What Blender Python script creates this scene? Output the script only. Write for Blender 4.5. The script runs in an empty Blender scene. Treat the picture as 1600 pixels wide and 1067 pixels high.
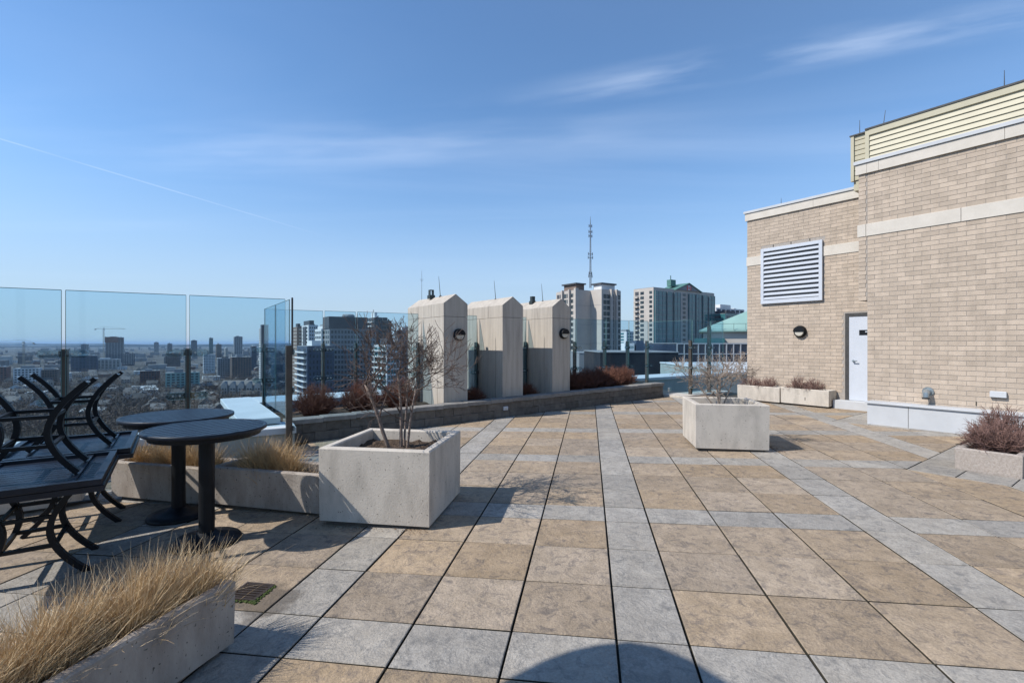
import bpy, math, random
from mathutils import Vector, Matrix
random.seed(11)
scene = bpy.context.scene
C = scene.collection
F = 752.0; HZ = 536.0; H = 1.717           # focal length in photo pixels, eye-level row, eye height

# ---------------------------------------------------------------- camera, sky, sun, exposure
cd = bpy.data.cameras.new('camera'); cam = bpy.data.objects.new('camera', cd); C.objects.link(cam)
cam.location = (0, 0, H); cam.rotation_euler = (math.pi/2, 0, 0)
cd.sensor_width = 36; cd.lens = F/1600*36; cd.shift_y = 2.5/1600; cd.clip_start = .05; cd.clip_end = 90000
scene.camera = cam
SUN = Vector((-.650, -.175, .70)).normalized()          # towards the sun
elev = math.asin(SUN.z)
w = bpy.data.worlds.new('World'); scene.world = w; w.use_nodes = True
nt = w.node_tree; nt.nodes.clear()
out = nt.nodes.new('ShaderNodeOutputWorld'); bg = nt.nodes.new('ShaderNodeBackground'); bg.inputs[1].default_value = .136
sky = nt.nodes.new('ShaderNodeTexSky'); sky.sky_type = 'NISHITA'; sky.sun_disc = False
sky.sun_elevation = elev; sky.sun_rotation = math.atan2(SUN.x, SUN.y); sky.altitude = 100
sky.air_density = 1.0; sky.dust_density = .05; sky.ozone_density = 2.0
# thin cirrus: noise on a flat cloud layer overhead
tc = nt.nodes.new('ShaderNodeTexCoord'); sx = nt.nodes.new('ShaderNodeSeparateXYZ'); nt.links.new(tc.outputs['Generated'], sx.inputs[0])
mz = nt.nodes.new('ShaderNodeMath'); mz.operation = 'MAXIMUM'; mz.inputs[1].default_value = .03; nt.links.new(sx.outputs[2], mz.inputs[0])
dv = nt.nodes.new('ShaderNodeVectorMath'); dv.operation = 'DIVIDE'; nt.links.new(tc.outputs['Generated'], dv.inputs[0])
cz = nt.nodes.new('ShaderNodeCombineXYZ'); [nt.links.new(mz.outputs[0], cz.inputs[i]) for i in range(3)]; nt.links.new(cz.outputs[0], dv.inputs[1])
def cloud(rot, scl, lo, hi, detail, dist):
    mp = nt.nodes.new('ShaderNodeMapping'); mp.inputs['Rotation'].default_value = (0, 0, rot); mp.inputs['Scale'].default_value = scl
    nt.links.new(dv.outputs[0], mp.inputs[0])
    n = nt.nodes.new('ShaderNodeTexNoise'); n.inputs['Scale'].default_value = 1; n.inputs['Detail'].default_value = detail
    n.inputs['Roughness'].default_value = .55; n.inputs['Distortion'].default_value = dist
    nt.links.new(mp.outputs[0], n.inputs['Vector'])
    r = nt.nodes.new('ShaderNodeMapRange'); r.inputs[1].default_value = lo; r.inputs[2].default_value = hi; r.interpolation_type = 'SMOOTHSTEP'
    nt.links.new(n.outputs[0], r.inputs[0]); return r.outputs[0]
c1 = cloud(.35, (.16, .75, 1), .47, .80, 7, .5)
c2 = cloud(-.2, (.07, .16, 1), .40, .78, 4, .3)
ad = nt.nodes.new('ShaderNodeMath'); ad.operation = 'MULTIPLY_ADD'; nt.links.new(c1, ad.inputs[0]); ad.inputs[1].default_value = .10
m2 = nt.nodes.new('ShaderNodeMath'); m2.operation = 'MULTIPLY'; m2.inputs[1].default_value = .08; nt.links.new(c2, m2.inputs[0]); nt.links.new(m2.outputs[0], ad.inputs[2])
def streak(p, q, wd, amt, nscale, nlo):                      # a long cirrus streak or contrail lying on the cloud layer
    dx, dy = q[0]-p[0], q[1]-p[1]; Ls = math.hypot(dx, dy)
    tr = nt.nodes.new('ShaderNodeVectorMath'); tr.operation = 'SUBTRACT'; nt.links.new(dv.outputs[0], tr.inputs[0]); tr.inputs[1].default_value = (p[0], p[1], 0)
    vr = nt.nodes.new('ShaderNodeVectorRotate'); vr.rotation_type = 'Z_AXIS'; vr.inputs['Angle'].default_value = -math.atan2(dy, dx); nt.links.new(tr.outputs[0], vr.inputs['Vector'])
    se = nt.nodes.new('ShaderNodeSeparateXYZ'); nt.links.new(vr.outputs[0], se.inputs[0])
    no = nt.nodes.new('ShaderNodeTexNoise'); no.inputs['Scale'].default_value = nscale; no.inputs['Detail'].default_value = 6
    st = nt.nodes.new('ShaderNodeVectorMath'); st.operation = 'MULTIPLY'; st.inputs[1].default_value = (.3, 1, 1); nt.links.new(vr.outputs[0], st.inputs[0]); nt.links.new(st.outputs[0], no.inputs['Vector'])
    def mr(x, a, b, c, d):
        r = nt.nodes.new('ShaderNodeMapRange'); r.interpolation_type = 'SMOOTHSTEP'; r.inputs[1].default_value = a; r.inputs[2].default_value = b; r.inputs[3].default_value = c; r.inputs[4].default_value = d; nt.links.new(x, r.inputs[0]); return r.outputs[0]
    def mu(a, b):
        r = nt.nodes.new('ShaderNodeMath'); r.operation = 'MULTIPLY'; nt.links.new(a, r.inputs[0]); nt.links.new(b, r.inputs[1]); return r.outputs[0]
    ab = nt.nodes.new('ShaderNodeMath'); ab.operation = 'ABSOLUTE'; nt.links.new(se.outputs[1], ab.inputs[0])
    return mu(mu(mr(ab.outputs[0], 0, wd, amt, 0), mr(no.outputs[0], nlo, .62, 0, 1)), mu(mr(se.outputs[0], -.25*Ls, .25*Ls, 0, 1), mr(se.outputs[0], .8*Ls, 1.5*Ls, 1, 0)))
s1 = streak((.28, 1.90), (1.9, 1.36), .17, .24, 4.5, .34); s2 = streak((-2.6, 2.1), (-1.97, 3.9), .02, .22, 4.0, .25); s3 = streak((-1.9, 2.6), (.3, 2.3), .55, .09, 3.0, .38)
for q_ in (s1, s2, s3):
    a_ = nt.nodes.new('ShaderNodeMath'); nt.links.new(ad.outputs[0], a_.inputs[0]); nt.links.new(q_, a_.inputs[1]); ad = a_
mx = nt.nodes.new('ShaderNodeMix'); mx.data_type = 'RGBA'; fade = nt.nodes.new('ShaderNodeMapRange'); fade.inputs[1].default_value = .04; fade.inputs[2].default_value = .30; nt.links.new(sx.outputs[2], fade.inputs[0])
fm = nt.nodes.new('ShaderNodeMath'); fm.operation = 'MULTIPLY'; nt.links.new(ad.outputs[0], fm.inputs[0]); nt.links.new(fade.outputs[0], fm.inputs[1]); nt.links.new(fm.outputs[0], mx.inputs['Factor'])
gr = nt.nodes.new('ShaderNodeMix'); gr.data_type = 'RGBA'; gr.blend_type = 'MULTIPLY'; gr.inputs['Factor'].default_value = 1
nt.links.new(sky.outputs[0], gr.inputs['A']); gr.inputs['B'].default_value = (.74, .97, 1.13, 1); hf = nt.nodes.new('ShaderNodeMapRange'); hf.interpolation_type = 'SMOOTHSTEP'; hf.inputs[1].default_value = -.02; hf.inputs[2].default_value = .36; hf.inputs[3].default_value = .85; hf.inputs[4].default_value = 0; nt.links.new(sx.outputs[2], hf.inputs[0])
hm = nt.nodes.new('ShaderNodeMix'); hm.data_type = 'RGBA'; nt.links.new(hf.outputs[0], hm.inputs['Factor']); nt.links.new(gr.outputs['Result'], hm.inputs['A']); hm.inputs['B'].default_value = (3.1, 3.75, 4.8, 1); nt.links.new(hm.outputs['Result'], mx.inputs['A']); mx.inputs['B'].default_value = (7.2, 8.0, 9.3, 1)
nt.links.new(mx.outputs['Result'], bg.inputs[0]); nt.links.new(bg.outputs[0], out.inputs[0])
sd = bpy.data.lights.new('sun', 'SUN'); sd.energy = 4.6; sd.angle = math.radians(.53); sd.color = (1, .955, .89)
so = bpy.data.objects.new('sun', sd); C.objects.link(so); so.rotation_euler = (-SUN).to_track_quat('-Z', 'Y').to_euler()
vs = scene.view_settings; vs.view_transform = 'Standard'; vs.look = 'None'; vs.exposure = .22; vs.gamma = 1; vs.use_curve_mapping = False

# ---------------------------------------------------------------- frames and helpers
T = .61
YAW = .1588; GU = Vector((math.cos(YAW), -math.sin(YAW))); GV = Vector((math.sin(YAW), math.cos(YAW)))   # paving grid
WA = math.radians(35); E2 = Vector((math.cos(WA), math.sin(WA))); E1 = Vector((-math.sin(WA), math.cos(WA)))  # building grid
def fz(x, y): return .0191*x + .0027*y                       # the deck falls a little to the left
def W(a, b): p = E2*a + E1*b; return p.x, p.y
def on_floor(px, py):
    k = (px-800)/F; d = H/((py-HZ)/F + .0191*k + .0027); return k*d, d
def far(px, d): return (px-800)/F*d
def zat(py, d): return H + (HZ-py)/F*d

class MB:
    def __init__(s): s.v = []; s.f = []
    def add(s, vs, fs):
        n = len(s.v); s.v += [tuple(p) for p in vs]; s.f += [tuple(i+n for i in f) for f in fs]; return s
    def box(s, x0, x1, y0, y1, z0, z1, M=None):
        vs = [Vector((x, y, z)) for z in (z0, z1) for y in (y0, y1) for x in (x0, x1)]
        if M: vs = [M @ p for p in vs]
        return s.add(vs, [(0,2,3,1), (4,5,7,6), (0,1,5,4), (2,6,7,3), (0,4,6,2), (1,3,7,5)])
    def bbox(s, x0, x1, y0, y1, z0, z1, b=.008):             # box with a chamfered top edge
        ring = lambda o, z: [(x0+o, y0+o, z), (x1-o, y0+o, z), (x1-o, y1-o, z), (x0+o, y1-o, z)]
        fs = [(3,2,1,0)]
        for k in (0, 4): fs += [(k+i, k+(i+1) % 4, k+4+(i+1) % 4, k+4+i) for i in range(4)]
        return s.add(ring(0, z0)+ring(0, z1-b)+ring(b, z1), fs+[(8,9,10,11)])
    def prism(s, poly, z0, z1, b=0):                          # polygon (ccw) extruded, z may be functions
        n = len(poly); c = Vector((sum(p[0] for p in poly)/n, sum(p[1] for p in poly)/n))
        g = lambda z, p: z(p[0], p[1]) if callable(z) else z
        vs = [(p[0], p[1], g(z0, p)) for p in poly]+[(p[0], p[1], g(z1, p)-b) for p in poly]
        fs = [tuple(range(n-1, -1, -1))]+[(i, (i+1) % n, n+(i+1) % n, n+i) for i in range(n)]
        if b:
            q = []
            for p in poly:
                d = c-Vector(p[:2]); d = d.normalized()*b*1.4 if d.length > b*2 else d*.3
                q.append((p[0]+d.x, p[1]+d.y, g(z1, p)))
            vs += q; fs += [(n+i, n+(i+1) % n, 2*n+(i+1) % n, 2*n+i) for i in range(n)]; fs.append(tuple(range(2*n, 3*n)))
        else: fs.append(tuple(range(n, 2*n)))
        return s.add(vs, fs)
    def tube(s, pts, rad, n=5, cap=True):
        pts = [Vector(p) for p in pts]; rings = []; m = len(pts)
        rad = rad if isinstance(rad, (list, tuple)) else [rad]*m
        ref = None
        for i, p in enumerate(pts):
            t = (pts[min(i+1, m-1)]-pts[max(i-1, 0)]).normalized()
            if ref is None: ref = t.orthogonal().normalized()
            ref = (ref-t*ref.dot(t)); ref = ref.normalized() if ref.length > 1e-6 else t.orthogonal().normalized()
            q = t.cross(ref)
            rings += [p+(ref*math.cos(2*math.pi*k/n)+q*math.sin(2*math.pi*k/n))*rad[i] for k in range(n)]
        fs = [(i*n+k, i*n+(k+1) % n, (i+1)*n+(k+1) % n, (i+1)*n+k) for i in range(m-1) for k in range(n)]
        if cap: fs += [tuple(range(n-1, -1, -1)), tuple(range((m-1)*n, m*n))]
        return s.add(rings, fs)
    def lathe(s, prof, n=32, c=(0, 0, 0)):                    # prof: (r, z) from bottom to top
        vs = [(c[0]+r*math.cos(2*math.pi*k/n), c[1]+r*math.sin(2*math.pi*k/n), c[2]+z) for r, z in prof for k in range(n)]
        fs = [(i*n+k, i*n+(k+1) % n, (i+1)*n+(k+1) % n, (i+1)*n+k) for i in range(len(prof)-1) for k in range(n)]
        return s.add(vs, fs+[tuple(range(n-1, -1, -1)), tuple(range((len(prof)-1)*n, len(prof)*n))])
    def disc(s, c, ax, r, h, n=20):                           # short cylinder along ax
        c = Vector(c); ax = Vector(ax).normalized(); return s.tube([c, c+ax*h], [r, r], n)
    def mesh(s, name, smooth=False):
        me = bpy.data.meshes.new(name); me.from_pydata(s.v, [], s.f); me.validate(); me.update()
        if smooth: me.polygons.foreach_set('use_smooth', [True]*len(me.polygons))
        return me
    def build(s, name, mat, parent=None, smooth=False, kind=None):
        return put(name, s.mesh(name, smooth), mat, parent, kind)
def put(name, me, mat, parent=None, kind=None, loc=None, rot=None):
    o = bpy.data.objects.new(name, me); C.objects.link(o)
    if mat and not me.materials: me.materials.append(mat)
    if parent: o.parent = parent
    if kind: o['kind'] = kind
    if loc: o.location = loc
    if rot is not None: o.rotation_euler = (0, 0, rot) if not isinstance(rot, tuple) else rot
    return o
def tag(o, label, cat, group=None):
    o['label'] = label; o['category'] = cat
    if group: o['group'] = group
    return o
def thing(name, label, cat, loc=(0, 0, 0), rot=0, group=None):
    o = bpy.data.objects.new(name, None); C.objects.link(o); o.empty_display_size = .1
    o.location = loc; o.rotation_euler = (0, 0, rot) if not isinstance(rot, tuple) else rot
    return tag(o, label, cat, group)
def dup(root, loc, rot, label, group=None, scale=None):
    r = root.copy(); C.objects.link(r); r.location = loc; r.rotation_euler = (0, 0, rot) if not isinstance(rot, tuple) else rot
    if scale: r.scale = (scale,)*3 if not isinstance(scale, tuple) else scale
    r['label'] = label
    if group: r['group'] = group
    for ch in list(root.children):
        c = ch.copy(); C.objects.link(c); c.parent = r
        for g in list(ch.children):
            d = g.copy(); C.objects.link(d); d.parent = c
    return r

def mat(name, c1, c2=None, scale=6, rough=.8, bump=0, bscale=40, metal=0, rand=0, detail=6, spec=.3, stretch=None, lo=.35, hi=.65, speck=None):
    m = bpy.data.materials.new(name); m.use_nodes = True; t = m.node_tree; b = t.nodes['Principled BSDF']
    b.inputs['Roughness'].default_value = rough; b.inputs['Metallic'].default_value = metal; b.inputs['Specular IOR Level'].default_value = spec
    geo = t.nodes.new('ShaderNodeNewGeometry'); pos = geo.outputs['Position']
    if stretch:
        mp = t.nodes.new('ShaderNodeMapping'); mp.inputs['Scale'].default_value = stretch; t.links.new(pos, mp.inputs[0]); pos = mp.outputs[0]
    c2 = c2 or c1
    n = t.nodes.new('ShaderNodeTexNoise'); n.inputs['Scale'].default_value = scale; n.inputs['Detail'].default_value = detail; n.inputs['Roughness'].default_value = .62
    t.links.new(pos, n.inputs['Vector'])
    r = t.nodes.new('ShaderNodeMapRange'); r.inputs[1].default_value = lo; r.inputs[2].default_value = hi; t.links.new(n.outputs[0], r.inputs[0])
    mx = t.nodes.new('ShaderNodeMix'); mx.data_type = 'RGBA'; mx.inputs['A'].default_value = (*c1, 1); mx.inputs['B'].default_value = (*c2, 1)
    t.links.new(r.outputs[0], mx.inputs['Factor']); col = mx.outputs['Result']
    if speck:                                                 # small dark pits: (scale, threshold)
        v = t.nodes.new('ShaderNodeTexNoise'); v.inputs['Scale'].default_value = speck[0]; v.inputs['Detail'].default_value = 1; t.links.new(geo.outputs['Position'], v.inputs['Vector'])
        r2 = t.nodes.new('ShaderNodeMapRange'); r2.inputs[1].default_value = speck[1]; r2.inputs[2].default_value = speck[1]+.04; t.links.new(v.outputs[0], r2.inputs[0])
        m3 = t.nodes.new('ShaderNodeMix'); m3.data_type = 'RGBA'; t.links.new(r2.outputs[0], m3.inputs['Factor']); t.links.new(col, m3.inputs['A'])
        m3.inputs['B'].default_value = (*(x*.28 for x in c1), 1); col = m3.outputs['Result']
    if rand:
        oi = t.nodes.new('ShaderNodeObjectInfo'); hs = t.nodes.new('ShaderNodeHueSaturation')
        r3 = t.nodes.new('ShaderNodeMapRange'); r3.inputs[3].default_value = 1-rand; r3.inputs[4].default_value = 1+rand; rs = t.nodes.new('ShaderNodeMath'); t.links.new(oi.outputs['Random'], rs.inputs[0]); t.links.new(geo.outputs['Random Per Island'], rs.inputs[1]); fr = t.nodes.new('ShaderNodeMath'); fr.operation = 'FRACT'; t.links.new(rs.outputs[0], fr.inputs[0]); t.links.new(fr.outputs[0], r3.inputs[0])
        t.links.new(r3.outputs[0], hs.inputs['Value']); t.links.new(col, hs.inputs['Color']); col = hs.outputs[0]
    t.links.new(col, b.inputs['Base Color'])
    if bump:
        n2 = t.nodes.new('ShaderNodeTexNoise'); n2.inputs['Scale'].default_value = bscale; n2.inputs['Detail'].default_value = 5; t.links.new(pos, n2.inputs['Vector'])
        bp = t.nodes.new('ShaderNodeBump'); bp.inputs['Strength'].default_value = bump; bp.inputs['Distance'].default_value = .02
        t.links.new(n2.outputs[0], bp.inputs['Height']); t.links.new(bp.outputs[0], b.inputs['Normal'])
    return m

def paver_mat(name, c1, c2, vein):
    m = bpy.data.materials.new(name); m.use_nodes = True; t = m.node_tree; b = t.nodes['Principled BSDF']
    b.inputs['Roughness'].default_value = .82; b.inputs['Specular IOR Level'].default_value = .25
    L = t.links.new; N = t.nodes.new
    geo = N('ShaderNodeNewGeometry'); oi = N('ShaderNodeObjectInfo')
    off = N('ShaderNodeVectorMath'); off.operation = 'SCALE'; off.inputs[0].default_value = (37, 21, 11); rs = N('ShaderNodeMath'); L(oi.outputs['Random'], rs.inputs[0]); L(geo.outputs['Random Per Island'], rs.inputs[1]); fr = N('ShaderNodeMath'); fr.operation = 'FRACT'; L(rs.outputs[0], fr.inputs[0]); RND = fr.outputs[0]; L(RND, off.inputs['Scale'])
    av = N('ShaderNodeVectorMath'); L(geo.outputs['Position'], av.inputs[0]); L(off.outputs[0], av.inputs[1]); P = av.outputs[0]
    def noise(scale, detail, dist=0, rough=.6):
        n = N('ShaderNodeTexNoise'); n.inputs['Scale'].default_value = scale; n.inputs['Detail'].default_value = detail; n.inputs['Distortion'].default_value = dist
        n.inputs['Roughness'].default_value = rough; L(P, n.inputs['Vector']); return n.outputs[0]
    def rng(x, a, bb, c=0, d=1):
        r = N('ShaderNodeMapRange'); r.inputs[1].default_value = a; r.inputs[2].default_value = bb; r.inputs[3].default_value = c; r.inputs[4].default_value = d; L(x, r.inputs[0]); return r.outputs[0]
    def mixc(f, A, B):
        x = N('ShaderNodeMix'); x.data_type = 'RGBA'; L(f, x.inputs['Factor'])
        for k, vv in (('A', A), ('B', B)):
            if isinstance(vv, tuple): x.inputs[k].default_value = (*vv, 1)
            else: L(vv, x.inputs[k])
        return x.outputs['Result']
    base = mixc(rng(noise(4.5, 5, .6), .36, .66), c1, c2)
    fine = noise(70, 4); base = mixc(rng(fine, .3, .7, 0, .5), base, tuple(x*.52 for x in c1))
    cl = noise(5.0, 9, .35, .66)                                   # cleft stone: thin ridges where the noise crosses its middle
    sub = N('ShaderNodeMath'); sub.operation = 'SUBTRACT'; sub.inputs[1].default_value = .5; L(cl, sub.inputs[0])
    ab = N('ShaderNodeMath'); ab.operation = 'ABSOLUTE'; L(sub.outputs[0], ab.inputs[0])
    line = rng(ab.outputs[0], 0, .014, 1, 0)
    msk = rng(noise(2.6, 2), .42, .58); ml = N('ShaderNodeMath'); ml.operation = 'MULTIPLY'; L(line, ml.inputs[0]); L(msk, ml.inputs[1])
    ms = N('ShaderNodeMath'); ms.operation = 'MULTIPLY'; ms.inputs[1].default_value = .7; L(ml.outputs[0], ms.inputs[0])
    base = mixc(ms.outputs[0], base, vein)
    base = mixc(rng(noise(11, 7, .8, .7), .50, .68, 0, .75), base, vein)
    # damp stain by the floor drain
    dv = N('ShaderNodeVectorMath'); dv.operation = 'DISTANCE'; L(geo.outputs['Position'], dv.inputs[0]); dv.inputs[1].default_value = (*STAIN, fz(*STAIN))
    nn = N('ShaderNodeTexNoise'); nn.inputs['Scale'].default_value = 7; nn.inputs['Detail'].default_value = 6; L(geo.outputs['Position'], nn.inputs['Vector'])
    ma = N('ShaderNodeMath'); ma.operation = 'MULTIPLY_ADD'; L(nn.outputs[0], ma.inputs[0]); ma.inputs[1].default_value = .5; L(dv.outputs['Value'], ma.inputs[2])
    base = mixc(rng(ma.outputs[0], .42, .50, .7, 0), base, (.09, .075, .06))
    hs = N('ShaderNodeHueSaturation'); L(base, hs.inputs['Color']); L(rng(RND, 0, 1, .86, 1.13), hs.inputs['Value'])
    wn = N('ShaderNodeTexWhiteNoise'); wn.noise_dimensions = '1D'; L(RND, wn.inputs['W']); L(rng(wn.outputs['Value'], 0, 1, .85, 1.1), hs.inputs['Saturation'])
    L(hs.outputs[0], b.inputs['Base Color'])
    h1 = N('ShaderNodeMath'); h1.operation = 'MULTIPLY_ADD'; L(cl, h1.inputs[0]); h1.inputs[1].default_value = 1.0
    h2 = N('ShaderNodeMath'); h2.operation = 'MULTIPLY'; L(fine, h2.inputs[0]); h2.inputs[1].default_value = .16; L(h2.outputs[0], h1.inputs[2])
    bp = N('ShaderNodeBump'); bp.inputs['Strength'].default_value = 1.0; bp.inputs['Distance'].default_value = .032; L(h1.outputs[0], bp.inputs['Height']); L(bp.outputs[0], b.inputs['Normal'])
    return m
STAIN = on_floor(415, 940)
M = {}
M['tan'] = paver_mat('tan_paver', (.33, .252, .172), (.44, .34, .24), (.11, .095, .088))
M['grey'] = paver_mat('grey_paver', (.325, .295, .255), (.41, .377, .33), (.15, .145, .138))
M['joint'] = mat('joint_sand', (.035, .032, .025), (.06, .055, .04), 20)
M['conc'] = mat('planter_concrete', (.54, .485, .415), (.38, .34, .29), 5, .9, .2, 120, speck=(55, .705), stretch=(1, 1, .4), lo=.42, hi=.72)
M['conc_old'] = mat('weathered_concrete', (.40, .35, .30), (.27, .23, .195), 7, .92, .25, 120, speck=(60, .69), stretch=(1, 1, .35))
M['aggr'] = mat('exposed_aggregate', (.46, .40, .35), (.33, .28, .24), 45, .92, .6, 150)
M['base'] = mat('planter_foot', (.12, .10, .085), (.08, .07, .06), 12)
M['pier'] = mat('precast_pier', (.47, .42, .355), (.34, .30, .255), 3.0, .88, .25, 90, stretch=(4, 4, .3), lo=.40, hi=.72, speck=(70, .72))
M['block'] = mat('retaining_block', (.165, .148, .128), (.105, .095, .083), 9, .92, .6, 60, rand=.16)
M['cap'] = mat('cap_stone', (.25, .235, .215), (.18, .17, .155), 8, .9, .5, 60, rand=.1)
M['soil'] = mat('soil', (.055, .038, .027), (.11, .075, .05), 30, .95, .9, 60)
M['brick'] = mat('buff_brick', (.49, .40, .315), (.41, .335, .262), 7, .88, .3, 120, rand=.10, stretch=(1, 1, .4))
M['mortar'] = mat('mortar', (.38, .34, .30), (.32, .285, .25), 20, .95, .3, 150)
M['stone'] = mat('cast_stone', (.60, .55, .48), (.53, .485, .42), 3, .85, .15, 80)
M['flash'] = mat('metal_flashing', (.50, .51, .52), (.45, .46, .47), 2, .5, metal=0)
M['siding'] = mat('cream_siding', (.47, .43, .31), (.43, .39, .28), 2, .5)
M['white'] = mat('white_paint', (.53, .56, .61), (.49, .52, .57), 2, .45)
M['ledge'] = mat('painted_ledge', (.50, .51, .52), (.45, .46, .47), 2.5, .6, .1, 40)
M['darkmetal'] = mat('dark_frame', (.05, .048, .046), (.07, .068, .065), 8, .5)
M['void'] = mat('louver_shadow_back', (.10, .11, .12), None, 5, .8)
M['black'] = mat('black_aluminium', (.005, .006, .008), (.008, .010, .013), 6, .5, .08, 90, spec=.22)
M['bluetop'] = mat('charcoal_slat', (.007, .010, .017), (.012, .017, .027), 9, .4, .06, 90, spec=.3)
M['post'] = mat('bronze_post', (.085, .072, .060), (.11, .095, .08), 7, .42, metal=.35)
M['postgreen'] = mat('dark_post', (.035, .045, .045), (.05, .06, .06), 7, .42, metal=.3)
M['clamp'] = mat('clamp_metal', (.42, .46, .47), (.34, .38, .39), 10, .3, metal=.7)
M['lampglass'] = mat('lamp_lens', (.48, .45, .38), None, 5, .3)
M['bark'] = mat('bark', (.17, .125, .10), (.26, .20, .165), 40, .9, .5, 90)
M['twig'] = mat('twig', (.085, .06, .05), (.15, .11, .09), 25, .9)
M['palebark'] = mat('pale_bark', (.36, .29, .23), (.27, .21, .165), 40, .9)
M['redtwig'] = mat('red_twig', (.115, .05, .036), (.19, .085, .055), 9, .9, lo=.3, hi=.7)
M['browntwig'] = mat('brown_twig', (.22, .13, .105), (.13, .075, .065), 9, .9)
M['straw'] = mat('straw', (.60, .43, .23), (.38, .255, .135), 14, .75, rand=0)
M['straw2'] = mat('straw_pale', (.74, .59, .38), (.55, .41, .245), 14, .75)
M['leaf'] = mat('dead_leaf', (.12, .075, .045), (.20, .13, .075), 20, .9)
M['moss'] = mat('moss', (.035, .055, .012), (.06, .08, .02), 30, .9)
M['grate'] = mat('drain_iron', (.035, .028, .025), (.06, .045, .038), 30, .7, metal=.3)
M['membrane'] = mat('roof_membrane', (.56, .60, .61), (.48, .52, .53), 1.2, .55)
M['parapet'] = mat('pale_parapet', (.36, .40, .38), (.30, .34, .32), 1.5, .7)

def glass_mat(name, tint, refl=1.45, haze=0):
    m = bpy.data.materials.new(name); m.use_nodes = True; t = m.node_tree; t.nodes.clear()
    o = t.nodes.new('ShaderNodeOutputMaterial'); tr = t.nodes.new('ShaderNodeBsdfTransparent'); tr.inputs[0].default_value = (*tint, 1)
    gl = t.nodes.new('ShaderNodeBsdfGlossy'); gl.inputs['Roughness'].default_value = .01
    mx = t.nodes.new('ShaderNodeMixShader'); L = t.links.new
    ge = t.nodes.new('ShaderNodeNewGeometry'); dt = t.nodes.new('ShaderNodeVectorMath'); dt.operation = 'DOT_PRODUCT'; L(ge.outputs['Normal'], dt.inputs[0]); L(ge.outputs['Incoming'], dt.inputs[1])
    def mth(op, a, b):
        n = t.nodes.new('ShaderNodeMath'); n.operation = op
        for i, v in enumerate((a, b)):
            if v is None: continue
            if isinstance(v, (int, float)): n.inputs[i].default_value = v
            else: L(v, n.inputs[i])
        return n.outputs[0]
    c = mth('ABSOLUTE', dt.outputs['Value'], None); k = mth('POWER', mth('SUBTRACT', 1.0, c), 5.0); f = mth('ADD', mth('MULTIPLY', k, .55*refl), .022*refl)
    L(f, mx.inputs[0]); L(tr.outputs[0], mx.inputs[1]); L(gl.outputs[0], mx.inputs[2]); L(mx.outputs[0], o.inputs[0])
    return m
M['glass'] = glass_mat('guard_glass', (.80, .905, .955), 1.0)
M['glassedge'] = mat('glass_edge', (.10, .20, .20), None, 5, .2, spec=.6)
M['clampglass'] = glass_mat('clamp_disc', (.72, .82, .84), 2.5)

# ---------------------------------------------------------------- ground and city floor
GZ = -55.0
g = MB(); R = 45000
g.add([(-R, -3000, GZ), (R, -3000, GZ), (R, R, GZ), (-R, R, GZ)], [(0, 1, 2, 3)])
M['ground'] = mat('city_ground', (.115, .10, .085), (.055, .055, .05), .012, .95, detail=9, lo=.42, hi=.58)
o = g.build('ground', M['ground'], kind='structure')
M['hill'] = mat('far_hills', (.045, .06, .05), (.06, .075, .06), .001, .95)
def ridge(d, base, amp, seed, nm):
    rr = random.Random(seed); n = 260; b = MB(); vs = []; ph = [rr.uniform(0, 6) for _ in range(9)]
    for i in range(n+1):
        th = math.radians(-70+140*i/n); x, y = d*math.sin(th), d*math.cos(th)
        hgt = base+amp*sum(math.sin(ph[k]+i*.05*(k+1)*1.7)/(k+1) for k in range(9))+rr.uniform(0, amp*.15)
        vs += [(x, y, GZ-2), (x, y, GZ+max(8, hgt)), (x*1.06, y*1.06, GZ-2)]
    fs = [f for i in range(n) for f in ((3*i, 3*i+3, 3*i+4, 3*i+1), (3*i+1, 3*i+4, 3*i+5, 3*i+2))]
    b.add(vs, fs); return b.build(nm, M['hill'], kind='structure')
ridge(9000, 26, 9, 1, 'hills'); ridge(15000, 42, 14, 2, 'hills')

# ---------------------------------------------------------------- terrace: slab, pavers, borders
def clip(poly, n, c):                                          # keep points with n.p <= c
    r = []
    for i in range(len(poly)):
        p, q = poly[i], poly[(i+1) % len(poly)]; dp = n[0]*p[0]+n[1]*p[1]-c; dq = n[0]*q[0]+n[1]*q[1]-c
        if dp <= 0: r.append(p)
        if dp*dq < 0: t = dp/(dp-dq); r.append((p[0]+(q[0]-p[0])*t, p[1]+(q[1]-p[1])*t))
    return r
def area(p): return .5*abs(sum(p[i][0]*p[(i+1) % len(p)][1]-p[(i+1) % len(p)][0]*p[i][1] for i in range(len(p)))) if len(p) > 2 else 0
LWB = 9.12                                                     # front face of the low wall on the b axis
P3 = Vector((-3.43, 7.44)); FD = Vector((math.cos(math.radians(30)), math.sin(math.radians(30))))   # left fence direction
FN = Vector((-FD.y, FD.x))
slab = MB(); sp = [W(-9, -9), W(14.5, -9), W(14.5, LWB+.2), W(-9, LWB+.2)]
slab.prism(sp, lambda x, y: fz(x, y)-.6, lambda x, y: fz(x, y)-.034)
floor = slab.build('terrace_floor', M['joint'], kind='structure')
quads = [(8.1-.47, 1.78+.36), (10.98-.15, 3.69+.55)]           # W-aligned paving quadrants: a > qa and b < qb
G = .657; PER = 3+G
def cell(i):                                                   # index along one axis -> start, end, grey?
    k, r = divmod(i, 4); s = k*PER
    return (s+r, s+r+1, False) if r < 3 else (s+3, s+PER, True)
u0, v0 = -.2552, -4.6297
tiles = []
def visible(c):
    return c[1] > .2 and abs(c[0]) < c[1]*1.25+1.2
gap = .007; gv_ = .0056
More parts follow.
